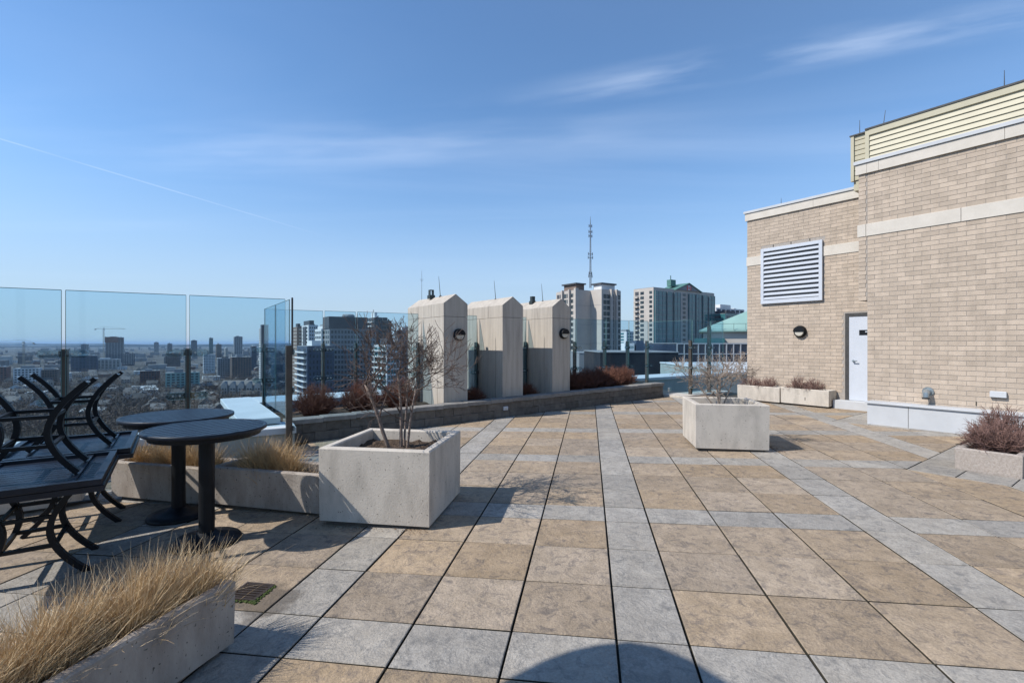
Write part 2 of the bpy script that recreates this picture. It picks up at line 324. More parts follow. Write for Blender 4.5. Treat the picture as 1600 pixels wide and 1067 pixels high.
for i in range(-40, 40):
    ua, ub, gu = cell(i)
    ua -= 3; ub -= 3                                           # grey strip lies from u=0 to u=G
    for j in range(-12, 40):
        va, vb, gv = cell(j)
        q = []
        for uu, vv in ((ua*T+gap, va*T+gv_), (ub*T-gap, va*T+gv_), (ub*T-gap, vb*T-gv_), (ua*T+gap, vb*T-gv_)):
            p = GU*(uu-u0*T)+GV*(vv-v0*T); q.append((p.x, p.y))
        cx = sum(p[0] for p in q)/4, sum(p[1] for p in q)/4
        if not visible(cx) or cx[1] > 17: continue
        q = clip(q, E1, LWB-.004); q = clip(q, E2, 13.0) if len(q) > 2 else q
        if E2.dot(Vector(cx)) < 1.6: q = clip(q, FN, FN.dot(P3)+.1) if len(q) > 2 else q
        pieces = [q]
        for qa, qb in quads:
            nx = []
            for p in pieces:
                if len(p) < 3: continue
                nx.append(clip(p, E2, qa-.005)); r = clip(p, -E2, -qa+.005)
                if len(r) > 2: nx.append(clip(r, -E1, -qb-.005))
            pieces = nx
        pieces = [p for p in pieces if area(p) > .004]
        if pieces: tiles.append((pieces, 'grey' if gu or gv else 'tan', cx))
for k, (qa, qb) in enumerate(quads):                           # border pavers laid square to the building
    amax = [9.9, 13.1][k]; bmin = [-.5, -1.5][k]
    w_ = [.47, .62][k]
    a = qa
    while a < amax:
        b = qb
        while b > bmin:
            a2, b2 = min(a+w_, amax), b-w_
            q = [W(a+.005, b2+.005), W(a2-.005, b2+.005), W(a2-.005, b-.005), W(a+.005, b-.005)]
            cx = sum(p[0] for p in q)/4, sum(p[1] for p in q)/4
            if visible(cx): tiles.append(([q], 'grey', cx))
            b = b2
        a += w_
def show(c): return 1/(c[1]*c[1]*math.sqrt(c[0]**2+c[1]**2+1)) if abs(c[0]) < c[1]*1.07 and c[1] > 2.0 else 0
tiles.sort(key=lambda t: -show(t[2]))
rest = {'tan': MB(), 'grey': MB()}
def dirty(o):                                                  # dirt packed on the paver sides
    o.data.materials.append(M['joint'])
    for f in o.data.polygons:
        if f.normal.z < .3: f.material_index = 1
for n, (ps, kind, c) in enumerate(tiles):
    mb = MB() if n < 300 else rest[kind]
    tilt = Vector((random.gauss(0, .0022), random.gauss(0, .0022), random.gauss(0, .0011)))
    top = lambda x, y, c=c, tl=tilt: fz(x, y)+(x-c[0])*tl.x+(y-c[1])*tl.y+tl.z
    for p in ps: mb.prism(p, lambda x, y: fz(x, y)-.05, top, .004)
    if n < 300: dirty(mb.build('paver', M[kind], floor))
for k, mb in rest.items():
    if mb.v: dirty(mb.build('paver_field', M[k], floor, kind='stuff'))

# pale kerb at the glass gate, and outer parapet round the terrace
def wbox(name, m, a0, a1, b0, b1, z0, z1, parent=None, bev=.01, kind=None):
    mb = MB(); mb.bbox(a0, a1, b0, b1, z0, z1, bev); o = mb.build(name, m, parent, kind=kind)
    if not parent: o.rotation_euler = (0, 0, WA)
    return o
r_ = thing('roof_parapet', 'pale membrane covered roof parapet outside the glass guard', 'parapet', (0, 0, 0), WA)
wbox('coping', M['membrane'], .80, 1.40, 8.55, 12.1, .42, .52, r_); wbox('upstand', M['parapet'], .86, 1.36, 8.6, 12.05, -1.5, .42, r_)
wbox('coping', M['membrane'], 1.403, 26, 10.95, 12.1, .42, .515, r_); wbox('upstand', M['parapet'], 1.40, 26, 11.0, 12.05, -1.5, .42, r_)
lp = thing('roof_parapet', 'white topped parapet running outside the glass beside the stacked tables', 'parapet', (P3.x, P3.y, 0), math.radians(30))
mb = MB(); mb.bbox(-9, .1, .12, .75, .30, .40, .01); mb.build('coping', M['membrane'], lp)
mb = MB(); mb.bbox(-9, .08, .16, .7, -1.5, .30, .01); mb.build('upstand', M['parapet'], lp)
wbox('gate_kerb', M['conc'], 11.95, 14.5, 8.50, 9.2, -.3, .19)
tag(bpy.data.objects['gate_kerb'], 'pale concrete kerb under the glass at the end of the low wall', 'kerb')
wbox('building_roof', M['membrane'], .9, 40, 12.1, 13.5, -2.2, -1.6, kind='structure')
hb = MB(); pq = [P3+FN*.75-FD*14, P3+FN*.75+FD*.2]; hb.prism([tuple(pq[0]), W(-4, -14), W(40, -14), W(40, 13.4), W(.85, 13.4), tuple(pq[1])], -54.9, -2.3); hb.build('host_building', M['pier']); tag(bpy.data.objects['host_building'], 'tall building block carrying the roof terrace', 'building')

# ---------------------------------------------------------------- low block wall with planting bed
wall = thing('retaining_wall', 'low dark stone block wall edging the planting bed', 'wall', (0, 0, 0), WA)
A0, A1 = 1.62, 11.86
def wallz(a, b=LWB): x, y = W(a, b); return fz(x, y)
core = MB(); core.prism([(A0+.02, LWB+.03), (A1-.02, LWB+.03), (A1-.02, LWB+.28), (A0+.02, LWB+.28)], lambda a, b: wallz(a)-.05, lambda a, b: wallz(a)+.34); core.build('wall_core', M['joint'], wall)
for row in range(2):
    a = A0-(.21 if row else 0)
    while a < A1:
        L = .43*random.uniform(.97, 1.03); s0, s1 = max(a, A0)+.003, min(a+L, A1)-.003
        if s1-s0 > .06:
            z = wallz(a+.2)+row*.168; o_ = random.uniform(0, .012)
            mb = MB(); mb.bbox(s0, s1, LWB+o_, LWB+.2, z+.003, z+.165, .006); mb.build('block', M['block'], wall)
        a += L
a = A0-.04
while a < A1:
    L = random.uniform(.58, .64); s1 = min(a+L, A1+.04)-.004
    mb = MB(); z = wallz(a+.3)+.337; mb.bbox(a, s1, LWB-.035+random.uniform(0, .008), LWB+.285, z, z+.082, .01); mb.build('cap_stone', M['cap'], wall); a += L
for row in range(2):                                           # end return
    for k in range(3):
        z = wallz(A1)+row*.168; b0 = LWB+.21+.43*k
        mb = MB(); mb.bbox(A1-.2, A1-.002*row, b0, b0+.425, z, z+.165, .006); mb.build('block', M['block'], wall)
bed = MB()
na = 60; nb = 8; vs = []
for i in range(na+1):
    for j in range(nb+1):
        a = A0-.1+(A1-A0)*i/na; b = LWB+.27+1.45*j/nb; vs.append((a, b, wallz(a)+.33+random.uniform(-.02, .03)))
bed.add(vs, [(i*(nb+1)+j, (i+1)*(nb+1)+j, (i+1)*(nb+1)+j+1, i*(nb+1)+j+1) for i in range(na) for j in range(nb)])
o = bed.build('planting_bed', M['soil'], kind='structure'); o.rotation_euler = (0, 0, WA)
# small fixture on the wall
x, y = W(6.2, LWB-.012); lt = thing('step_light', 'small white square step light set in the low block wall', 'light', (x, y, wallz(6.2)+.2), WA)
mb = MB(); mb.bbox(-.06, .06, -.012, .02, -.04, .04, .004); mb.build('cover_plate', M['white'], lt)
mb = MB(); mb.box(-.04, .04, -.016, -.011, -.02, .005); mb.build('lens', M['lampglass'], lt)

# ---------------------------------------------------------------- gabled concrete piers
PB0, PB1 = 9.42, 11.38
def pier(a0, label):
    zb = wallz(a0)+.30; p = thing('concrete_pier', label, 'pier', (*W(a0, PB0), zb), WA, 'gabled concrete piers in the planting bed')
    w_, l_ = .592, PB1-PB0; j = 2.30-.30; e = 2.585-.30; ap = 2.80-.30
    mb = MB(); mb.bbox(0, w_, 0, l_, 0, j-.006, .006); mb.build('shaft', M['pier'], p)
    for y0, y1 in ((-.002, .62), (.63, 1.35), (1.36, l_+.002)):
        mb = MB(); sec = [(-.002, j), (w_+.002, j), (w_+.002, e), (w_/2, ap), (-.002, e)]; n = 5
        mb.add([(x, y0, z) for x, z in sec]+[(x, y1, z) for x, z in sec], [tuple(range(n)), tuple(range(2*n-1, n-1, -1))]+[(i, n+i, n+(i+1) % n, (i+1) % n) for i in range(n)])
        mb.build('gable_cap', M['pier'], p)
    # tapered fin where the guard meets the pier
    mb = MB(); y0 = 1.13
    mb.add([(-.075, y0, 0), (-.075, y0+.06, 0), (.02, y0+.07, 0), (.02, y0, 0), (-.004, y0+.02, j-.06), (-.004, y0+.05, j-.06), (.02, y0+.05, j-.06), (.02, y0+.02, j-.06)],
           [(3,2,1,0), (4,5,6,7), (0,1,5,4), (1,2,6,5), (2,3,7,6), (3,0,4,7)]); mb.build('fin', M['pier'], p)
    mb = MB(); mb.box(-.0025, .001, .30, .303, .02, j-.5); mb.build('panel_joint', M['joint'], p)
    return p
pa = [(4.784, 'gabled concrete pier nearest the camera, left of the three, with round lamp'),
      (6.325, 'middle gabled concrete pier of the three, without a lamp'),
      (7.845, 'right hand gabled concrete pier by the hedge, with round lamp')]
for a, l in pa: pier(a, l)
def bulkhead(loc, face, label, r=.135):                        # round half-hooded wall lamp; face = outward angle
    p = thing('wall_lamp', label, 'lamp', loc, face, 'round black wall lamps')
    mb = MB(); mb.tube([(0, 0, 0), (0, -.05, 0), (0, -.075, 0)], [r, r, r*.86], 28); mb.build('housing', M['black'], p)
    mb = MB(); n = 14; rr = r*.74
    pts = [(rr*math.cos(math.pi+math.pi*k/n), 0, rr*math.sin(math.pi+math.pi*k/n)) for k in range(n+1)]
    vs = [(x, -.077, z-.008) for x, _, z in pts]+[(x*.9, -.098, z*.9-.008) for x, _, z in pts]
    mb.add(vs, [tuple(range(n+1)), tuple(range(2*n+1, n, -1))]+[(i, n+1+i, n+2+i, i+1) for i in range(n)]+[(n, 2*n+1, n+1, 0)]); mb.build('lens', M['lampglass'], p)
    mb = MB()
    pts = [(r*.93*math.cos(math.pi*k/n), 0, r*.93*math.sin(math.pi*k/n)) for k in range(n+1)]
    vs = [(x, -.07, z) for x, _, z in pts]+[(x*.95, -.118, z*.95) for x, _, z in pts]
    mb.add(vs, [tuple(range(n+1)), tuple(range(2*n+1, n, -1))]+[(i, n+1+i, n+2+i, i+1) for i in range(n)]+[(n, 2*n+1, n+1, 0)]); mb.build('hood', M['black'], p)
    return p
for i, a in ((0, 4.784), (2, 7.845)):
    bulkhead((*W(a+.36, PB0-.002), 1.90+.03*i), WA, ['black half hooded lamp on the left hand concrete pier', '', 'black half hooded lamp on the right hand concrete pier'][i])
def rod(loc, h, label, lean=(0, 0)):
    p = thing('lightning_rod', label, 'rod', loc, 0, 'thin lightning rods')
    mb = MB(); mb.tube([(0, 0, 0), (lean[0], lean[1], h)], [.009, .004], 5); mb.build('spike', M['darkmetal'], p)
    mb = MB(); mb.lathe([(.035, -.01), (.03, .02), (.012, .035)], 8); mb.build('foot', M['darkmetal'], p)
for a, l, z in ((4.784, 'thin rod standing on the left hand concrete pier', 2.79), (6.325, 'thin rod standing on the middle concrete pier', 2.8), (7.845, 'thin rod standing on the right hand concrete pier', 2.83)):
    rod((*W(a+.296, PB0+.75), z+.005), .48, l, (-.04, 0))
for a, l in ((4.784, 'small dark vent box on the left hand concrete pier'), (7.845, 'small dark vent box on the right hand concrete pier')):
    v = thing('roof_vent', l, 'vent', (*W(a+.25, PB0+1.15), 2.775+.004*(a-4.7)), WA, 'vents on the piers')
    mb = MB(); mb.bbox(-.07, .07, -.07, .07, 0, .09, .01); mb.build('vent_base', M['postgreen'], v)
    mb = MB(); mb.box(-.05, -.035, -.05, .05, .09, .2); mb.box(.035, .05, -.05, .05, .09, .2); mb.box(-.05, .05, -.05, .05, .2, .215); mb.build('vent_hood', M['postgreen'], v)

# ---------------------------------------------------------------- glass guard
GUARD = [None]
def guard(label): GUARD[0] = thing('glass_guard', label, 'glass fence', (0, 0, 0), 0, 'runs of the glass guard')
def glass_panel(p, q, z0, z1, label):
    p, q = Vector(p), Vector(q); d = q-p; L = d.length
    mb = MB(); mb.box(.02, L-.02, -.006, .006, z0, z1-.003); t = mb.build('glass_panel', M['glass'], GUARD[0]); t.location = (p.x, p.y, 0); t.rotation_euler = (0, 0, math.atan2(d.y, d.x)); t['label'] = label
    mb = MB(); mb.box(.02, L-.02, -.0062, .0062, z1-.003, z1+.004); mb.build('top_edge', M['glassedge'], t)
    for x in (.018, L-.022):
        mb = MB(); mb.box(x, x+.004, -.0062, .0062, z0, z1-.003); mb.build('side_edge', M['glassedge'], t)
def post(p, ang, zt, label, m='post', sides=(-1, 1), zs=(1.58, .98, .40), zb=None, oval=.2):
    zb = fz(*p) if zb is None else zb
    mb = MB(); mb.bbox(-.03, .03, .012, .10, zb, zt, .006); t = mb.build('guard_post', M[m], GUARD[0]); t.location = (p[0], p[1], 0); t.rotation_euler = (0, 0, ang); t['label'] = label
    mb = MB(); mb.bbox(-.09, .09, -.04, .14, zb-.01, zb+.012, .004); mb.build('base_plate', M[m], t)
    for z in zs:
        if z < zb+.1: continue
        mb = MB(); mb.tube([(0, .018, z), (0, -.002, z)], [.04, .04], 10); mb.box(-.05, .05, .0, .02, z-.035, z+.035); mb.build('clamp', M['darkmetal'], t)
        for s in sides:
            n = 10; r = .05; c0, c1 = .03*s, oval*s; pts = []
            for i in range(n+1): pts.append((c1+s*r*math.sin(math.pi*i/n), z+r*math.cos(math.pi*i/n)))
            pts += [(c0, z-r), (c0, z+r)]
            if s > 0: pts = pts[::-1]
            mb = MB(); N = len(pts)
            mb.add([(x, -.030, zz) for x, zz in pts]+[(x, -.012, zz) for x, zz in pts], [tuple(range(N)), tuple(range(2*N-1, N-1, -1))]+[(i, N+i, N+(i+1) % N, (i+1) % N) for i in range(N)])
            mb.build('clamp_arm', M['clampglass'], t)
            for x in (.45, .85):
                mb = MB(); mb.disc((oval*x*s, -.045, z), (0, 1, 0), .013, .03, 8); mb.build('bolt', M['clamp'], t)
def line(p, d, t): return (p[0]+d[0]*t, p[1]+d[1]*t)
names = ['corner', 'second', 'third', 'outermost']
lw = 1.315
guard('tall frameless glass guard along the left side, behind tables and troughs')
for k in range(5):
    p, q = line(P3, FD, -(k+1)*lw), line(P3, FD, -k*lw-(.0 if k else .05))
    glass_panel(p, q, .45, 2.39, ['tall clear glass panel left of the corner post, above the bar tables', 'clear glass panel between the two slender posts behind the stacked tables',
        'clear glass panel at the left edge behind the stacked tables', 'glass guard panel just beyond the left picture edge', 'glass guard panel far out past the left picture edge'][k])
for k in range(1, 5):
    p = line(P3, FD, -k*lw); post(p, math.radians(30), 1.64, ['', 'bronze post behind the round bar tables', 'bronze post behind the stacked tables', 'bronze post just beyond the left picture edge', 'bronze post far past the left picture edge'][k], zb=-.12)
post(line(P3, FD, .04), WA+math.pi/2, 1.68, 'stout bronze corner post where the glass guard turns by the dry grass', sides=(1,), zb=-.1)
mb = MB(); mb.box(-.012, .012, -.012, .012, 1.6, 2.42); o = mb.build('corner_trim', M['darkmetal'], GUARD[0]); o.location = (*line(P3, FD, .03), 0); o.rotation_euler = (0, 0, WA)
guard('short glass return running back from the bronze corner post')
for k in range(2):
    glass_panel(W(1.45, 8.06+1.28*k), W(1.45, 8.06+1.28*(k+1)), .56, 2.39, ['glass panel running back from the corner post over the white parapet', 'farther glass panel of the return, over the white parapet'][k])
guard('long glass guard behind the planting bed and concrete piers')
def rear(a): return W(a, 10.62-.30*(a-1.45)/11.2)
ra = [1.45, 2.57, 3.25, 4.70, 6.27, 7.80, 9.55, 10.75, 11.75, 12.65]
rl = ['behind the first red-brown bush', 'behind the second red-brown bush', 'just left of the concrete piers', 'between the left and middle concrete piers', 'between the middle and right concrete piers',
      'at the left end of the clipped hedge', 'over the middle of the clipped hedge', 'at the right end of the clipped hedge', 'just past the clipped hedge']
skip = (4, 5)
for k in range(9):
    a0, a1 = ra[k], ra[k+1]
    if k in (3, 4): a0 = ra[k]+.67
    if k == 5: a0 = 8.45
    glass_panel(rear(a0), rear(a1), .36+.02*k, 2.39+.005*k, 'glass guard panel '+rl[k])
pl = ['at the far corner of the glass return', 'behind the left red-brown bush', 'behind the bare planter tree', 'on the left side of the left concrete pier', 'on the left side of the middle concrete pier', 'on the left side of the right concrete pier',
      'behind the left part of the hedge', 'behind the right part of the hedge', 'just past the end of the hedge', 'at the glass gate beyond the low wall end']
for k, a in enumerate(ra):
    pz = rear(a); post(pz, WA, 1.70+.01*k, 'guard post '+pl[k], 'post' if k in (1, 9) else 'postgreen', sides=(-1,) if k in (3, 4, 5) else (-1, 1), zb=wallz(a)+.3 if 0 < k < 9 else .2, oval=.16)
gp = [rear(12.65), W(12.60, 8.66), W(13.55, 8.66), W(14.25, 8.66)]
gl = ['glass gate panel above the pale kerb right of the low wall', 'glass panel behind the right hand square planter', 'glass panel against the corner of the brick penthouse']
guard('glass gate and side panels between low wall and brick penthouse')
for k in range(3): glass_panel(gp[k], gp[k+1], .24, 2.40, gl[k])
post(gp[1], WA, 1.80, 'grey post at the glass gate left of the right hand planter', sides=(-1, 1), oval=.16)
post(gp[2], WA, 2.25, 'dark post behind the small bare tree', 'postgreen', oval=.16)
mb = MB(); mb.bbox(-.05, .05, -.02, .04, .2, .33, .006); o = mb.build('gate_latch', M['clamp']); o.location = (*line(gp[0], Vector(gp[1])-Vector(gp[0]), .52), 0); o.rotation_euler = (0, 0, WA); tag(o, 'small metal latch box at the foot of the glass gate', 'latch')

# ---------------------------------------------------------------- brick penthouse
PH = thing('brick_penthouse', 'buff brick penthouse with stone bands, louvre and white door', 'building', (0, 0, 0), WA)
MA, RA_ = 11.32, 13.05; MB0, MB1 = -4.0, 3.80; RB1 = 7.22; ZB, ZT = .0, 5.10
def part(name, m, a0, a1, b0, b1, z0, z1, parent=PH, bev=.006): mb = MB(); mb.bbox(a0, a1, b0, b1, z0, z1, bev); return mb.build(name, M[m], parent)
part('wall', 'mortar', MA, MA+3.2, MB0, MB1, ZB, ZT)
part('wall', 'mortar', RA_, RA_+2.5, MB1+.002, RB1, ZB, ZT)
part('corbelled_pier', 'mortar', MA-.0, MA+.5, MB1+.002, MB1+.15, 2.57, ZT)
# stone courses
def band(z0, z1, pr, name, lens=1.55):
    b = MB1+.15+pr
    while b > MB0:
        L = lens if b < MB1 else .15+pr
        part(name, 'stone', MA-pr, MA+.02, max(b-L, MB0), b-.005, z0, z1); b -= L
    b = RB1+pr
    while b > MB1+.2:
        L = lens; part(name, 'stone', RA_-pr, RA_+.02, max(b-L, MB1+.003), b-.005, z0, z1); b -= L
band(5.10, 5.30, .045, 'coping_stone', 1.75)
part('flashing', 'flash', MA-.07, MA+3.2, MB0, MB1+.22, 5.303, 5.37); part('flashing', 'flash', RA_-.07, RA_+2.5, MB1+.225, RB1+.07, 5.303, 5.365)
b = MB1+.15+.02
for L in (.15, 1.42, 1.75, 1.75, 1.75):
    part('stone_band', 'stone', MA-.02, MA+.01, b-L+.004, b-.004, 3.85, 4.09); b -= L
for b0, b1 in ((MB1+.005, 4.45), (4.455, 5.30), (6.82, RB1+.015)): part('stone_band', 'stone', RA_-.02, RA_+.01, b0, b1-.004, 3.85, 4.09)
# bricks
BL, BH = .245, .0865
mesh_cache = {}
def brick_mesh(L):
    L = round(L, 3)
    if L not in mesh_cache:
        mb = MB(); mb.box(-.005, .02, 0, L, 0, BH-.0095); me = mb.mesh('brick'); me.materials.append(M['brick']); mesh_cache[L] = me
    return mesh_cache[L]
bl = []
def bricks(plane, b0, b1, z0, z1, holes=()):
    n = int(round((z1-z0)/BH)); h = (z1-z0)/n
    for r in range(n):
        z = z0+r*h; b = b1+(BL/2 if r % 2 else 0)
        while b > b0:
            hi, lo = min(b, b1)-.004, max(b-BL, b0)+.004; segs = [(lo, hi)]
            for (h0, h1, y0, y1) in holes:
                if z+BH > y0 and z < y1:
                    ns = []
                    for s0, s1 in segs:
                        if s1 <= h0 or s0 >= h1: ns.append((s0, s1)); continue
                        if s0 < h0: ns.append((s0, h0-.003))
                        if s1 > h1: ns.append((h1+.003, s1))
                    segs = ns
            for s0, s1 in segs:
                if s1-s0 > .03: bl.append((plane, s0, s1, z+.002))
            b -= BL
for z0, z1 in ((.1, 3.85), (4.09, 5.10)):
    bricks(MA, MB0, MB1, z0, z1)
    bricks(RA_, MB1+.01, RB1, z0, z1, [(3.0, 4.86, 0, 2.43), (5.29, 6.83, 2.76, 4.27), (3.0, 5.0, 0, .45)])
bricks(MA-.003, MB1+.012, MB1+.15, 2.57, 3.85); bricks(MA-.003, MB1+.012, MB1+.15, 4.09, 5.10)
def bshow(t):
    x, y = W(t[0], t[1]); return (t[2]-t[1])/(x*x+y*y)*(1 if y > 0 and x/y < 1.065 and t[3] > .55 and H+y*.713 > t[3] else 0)
bl.sort(key=lambda t: -bshow(t)); bm_rest = MB()
for n, (pl_, s0, s1, z) in enumerate(bl):
    if n < 300: put('brick', brick_mesh(s1-s0), None, PH, loc=(pl_, s0, z))
    else: bm_rest.box(pl_-.005+random.uniform(-.001, .001), pl_+.02, s0, s1, z, z+BH-.0095)
bm_rest.build('brick_field', M['brick'], PH, kind='stuff')
# upper screen of lapped siding
SA = 11.95; part('screen_core', 'siding', SA+.03, SA+2.4, MB0, 4.0, 5.2, 6.18); part('screen_core', 'siding', SA+.085, SA+2.4, 4.003, 4.29, 5.0, 6.16)
for k in range(9):
    z = 5.22+k*.107; mb = MB()
    mb.add([(SA, MB0, z), (SA+.03, MB0, z), (SA+.03, MB0, z+.1), (SA+.022, MB0, z+.1), (SA, 3.98, z), (SA+.03, 3.98, z), (SA+.03, 3.98, z+.1), (SA+.022, 3.98, z+.1)],
           [(3,2,1,0), (4,5,6,7), (0,4,7,3), (0,1,5,4), (3,7,6,2)]); mb.build('siding_board', M['siding'], PH)
    mb = MB(); mb.box(SA+.06, SA+.086, 4.05, 4.27, z, z+.09); mb.build('siding_board', M['siding'], PH)
part('corner_trim', 'siding', SA-.01, SA+.06, 3.98, 4.05, 5.2, 6.2); part('corner_trim', 'siding', SA+.03, SA+.1, 4.27, 4.33, 5.2, 6.17)
part('screen_cap', 'darkmetal', SA-.03, SA+2.4, MB0, 4.05, 6.2, 6.235); part('screen_cap', 'darkmetal', SA+.02, SA+2.4, 4.053, 4.35, 6.17, 6.20)
part('fascia_board', 'siding', SA-.015, SA+.025, MB0, 3.98, 6.08, 6.2)
# base ledge, door, louvre
led = part('base_ledge', 'ledge', 10.985, MA-.01, MB0, 3.69, -.1, .555)
part('ledge_cap', 'flash', 10.95, MA-.0095, MB0, 3.72, .558, .592)
for k, b in enumerate((3.05, 1.9, .6, -.8)): mb = MB(); mb.box(10.982, 10.986, b, b+.006, .0, .55); mb.build('panel_joint', M['joint'], PH)
part('door_curb', 'ledge', RA_-.28, RA_-.012, MB1+.01, 4.98, -.1, .375)
dr = part('door', 'white', RA_-.035, RA_+.01, MB1+.02, 4.735, .38, 2.335)
part('door_frame', 'darkmetal', RA_-.045, RA_+.012, 4.74, 4.815, .376, 2.42); part('door_frame', 'darkmetal', RA_-.0455, RA_+.0115, MB1+.012, 4.739, 2.34, 2.42)
mb = MB(); mb.disc((RA_-.05, 4.64, 1.30), (-1, 0, 0), .026, .012, 12); mb.disc((RA_-.062, 4.64, 1.30), (-1, 0, 0), .012, .03, 8); mb.box(RA_-.1, RA_-.088, 4.55, 4.655, 1.29, 1.31); mb.build('door_handle', M['clamp'], dr)
mb = MB(); mb.box(RA_-.040, RA_-.036, 4.27, 4.53, 1.90, 2.02); mb.build('door_sign', M['black'], dr)
mb = MB(); mb.box(RA_-.0415, RA_-.0402, 4.31, 4.41, 1.965, 1.99); mb.box(RA_-.0415, RA_-.0402, 4.29, 4.36, 1.935, 1.95); mb.build('sign_mark', M['white'], dr)
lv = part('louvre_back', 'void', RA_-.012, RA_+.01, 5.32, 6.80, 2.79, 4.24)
for b0, b1, z0, z1 in ((5.30, 5.375, 2.77, 4.25), (6.735, 6.81, 2.77, 4.25), (5.376, 6.734, 4.17, 4.25), (5.376, 6.734, 2.77, 2.86)): part('louvre_frame', 'white', RA_-.07, RA_-.013, b0, b1, z0, z1)
for k in range(11):
    z = 2.875+k*.1185; mb = MB()
    mb.add([(RA_-.068, 5.377, z), (RA_-.068, 6.733, z), (RA_-.020, 6.733, z+.062), (RA_-.020, 5.377, z+.062), (RA_-.068, 5.377, z+.045), (RA_-.068, 6.733, z+.045), (RA_-.020, 6.733, z+.072), (RA_-.020, 5.377, z+.072)],
           [(0,1,2,3), (7,6,5,4), (0,4,5,1), (1,5,6,2), (2,6,7,3), (3,7,4,0)]); mb.build('louvre_slat', M['white'], PH)
for b in (5.6, 6.05, 6.5): mb = MB(); mb.box(RA_-.012, RA_-.008, b, b+.012, 4.27, 4.34); mb.build('weep_slot', M['joint'], PH)
for b, z in ((2.2, .64), (1.25, .64), (4.95, .46)): mb = MB(); mb.box(MA-.014, MA-.008, b, b+.012, z, z+.07); mb.build('weep_slot', M['joint'], PH)
bulkhead((*W(RA_-.011, 5.82), 2.01), WA-math.pi/2, 'black half hooded lamp on the brick wall under the louvre', .15)
sp_ = thing('hose_connection', 'metal pipe connection on the brick wall above the white ledge', 'pipe', (*W(MA-.012, 2.85), .83), WA-math.pi/2)
mb = MB(); mb.disc((0, 0, 0), (0, -1, 0), .085, .02, 20); mb.build('flange', M['clamp'], sp_)
mb = MB(); mb.tube([(0, -.02, 0), (0, -.09, .0), (0, -.13, -.03), (0, -.14, -.10)], [.05, .05, .05, .045], 12); mb.build('elbow', M['clamp'], sp_)
mb = MB(); mb.disc((0, -.14, -.10), (0, 0, -1), .055, .03, 14); mb.build('cap', M['darkmetal'], sp_)
sb = thing('wall_box', 'small grey metal box on the brick wall right of the pipe', 'box', (*W(MA-.011, 1.93), .86), WA-math.pi/2)
mb = MB(); mb.bbox(-.10, .10, -.05, 0, -.05, .05, .008); mb.build('cover', M['flash'], sb); mb = MB(); mb.box(-.09, .09, -.045, -.002, -.058, -.05); mb.build('drip_edge', M['darkmetal'], sb)
for b, z, a, h, l in ((6.4, 5.36, RA_+.2, .22, 'short rod on the lower left roof edge of the penthouse'), (4.22, 6.2, SA+.2, .34, 'rod at the left corner of the cream siding screen'), (3.8, 6.23, SA+.2, .36, 'leaning rod near the corner of the siding screen'), (2.0, 6.23, SA+.2, .36, 'rod on the siding screen near the right picture edge')):
    rod((*W(a, b), z), h, l, (.05, 0) if 'leaning' in l else (0, 0))
# flat canopy behind the camera on the left; its corner throws the shadow on the nearest pavers
cp = thing('entrance_canopy', 'flat concrete entrance canopy on slim columns behind the viewpoint', 'canopy', (-2.56, 2.03, 0), WA)
mb = MB(); mb.prism([(-3.2, -4.5), (0, -4.5), (0, -.42), (-.05, -.24), (-.15, -.11), (-.30, -.03), (-.5, 0), (-3.2, 0)], 3.38, 3.56); mb.build('slab', M['pier'], cp)
for a, b in ((-2.8, -.6), (-2.8, -4.0)): mb = MB(); mb.tube([(a, b, -.2), (a, b, 3.38)], .07, 12); mb.build('column', M['post'], cp)

# ---------------------------------------------------------------- planters
def planter(name, label, loc, rot, lx, ly, h, t, m='conc', foot=.05, soil=.12, inset=.07, group='concrete planters'):
    """origin at the front left corner of the rim, x to the right, y away"""
    p = thing(name, label, 'planter', loc, rot, group); z0, z1 = foot, h; c = .012
    o = [(0, 0), (lx, 0), (lx, ly), (0, ly)]; ins = lambda k: [(k, k), (lx-k, k), (lx-k, ly-k), (k, ly-k)]
    mb = MB(); R = [[(x, y, z0) for x, y in ins(.006)], [(x, y, z1-c) for x, y in o], [(x, y, z1) for x, y in ins(c)], [(x, y, z1) for x, y in ins(t-c)], [(x, y, z1-c) for x, y in ins(t)], [(x, y, z1-soil-.05) for x, y in ins(t+.006)]]
    fs = [(3, 2, 1, 0)]
    for k in range(5): fs += [(4*k+i, 4*k+(i+1) % 4, 4*k+4+(i+1) % 4, 4*k+4+i) for i in range(4)]
    mb.add([v for r in R for v in r], fs); mb.build('box', M[m], p)
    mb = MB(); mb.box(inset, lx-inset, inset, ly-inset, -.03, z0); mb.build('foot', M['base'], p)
    mb = MB(); nx, ny = max(4, int(lx/.07)), max(4, int(ly/.07)); vs = []
    for i in range(nx+1):
        for j in range(ny+1): vs.append((t+(lx-2*t)*i/nx, t+(ly-2*t)*j/ny, z1-soil+random.uniform(-.02, .025)))
    mb.add(vs, [(i*(ny+1)+j, (i+1)*(ny+1)+j, (i+1)*(ny+1)+j+1, i*(ny+1)+j+1) for i in range(nx) for j in range(ny)]); mb.build('soil', M['soil'], p)
    return p
def floorloc(px, py): x, y = on_floor(px, py); return (x, y, fz(x, y))
x, y = on_floor(671, 829); q = Vector((x, y))-GU*1.10; L1 = (q.x, q.y, fz(q.x, q.y))
planter('square_planter', 'large square concrete planter with a bare tree beside the round tables', L1, -YAW, 1.10, 1.08, .745, .085, inset=.05)
x, y = on_floor(1087, 705); L2 = (x, y, fz(x, y))
planter('square_planter', 'large square concrete planter with small bare tree, standing alone mid terrace', L2, -YAW, 1.05, 1.05, .72, .085, inset=.05)
pa_, pb_ = Vector(on_floor(173, 781)), Vector(on_floor(500, 807)); dd = (pb_-pa_); ang = math.atan2(dd.y, dd.x); Lb = dd.length/2
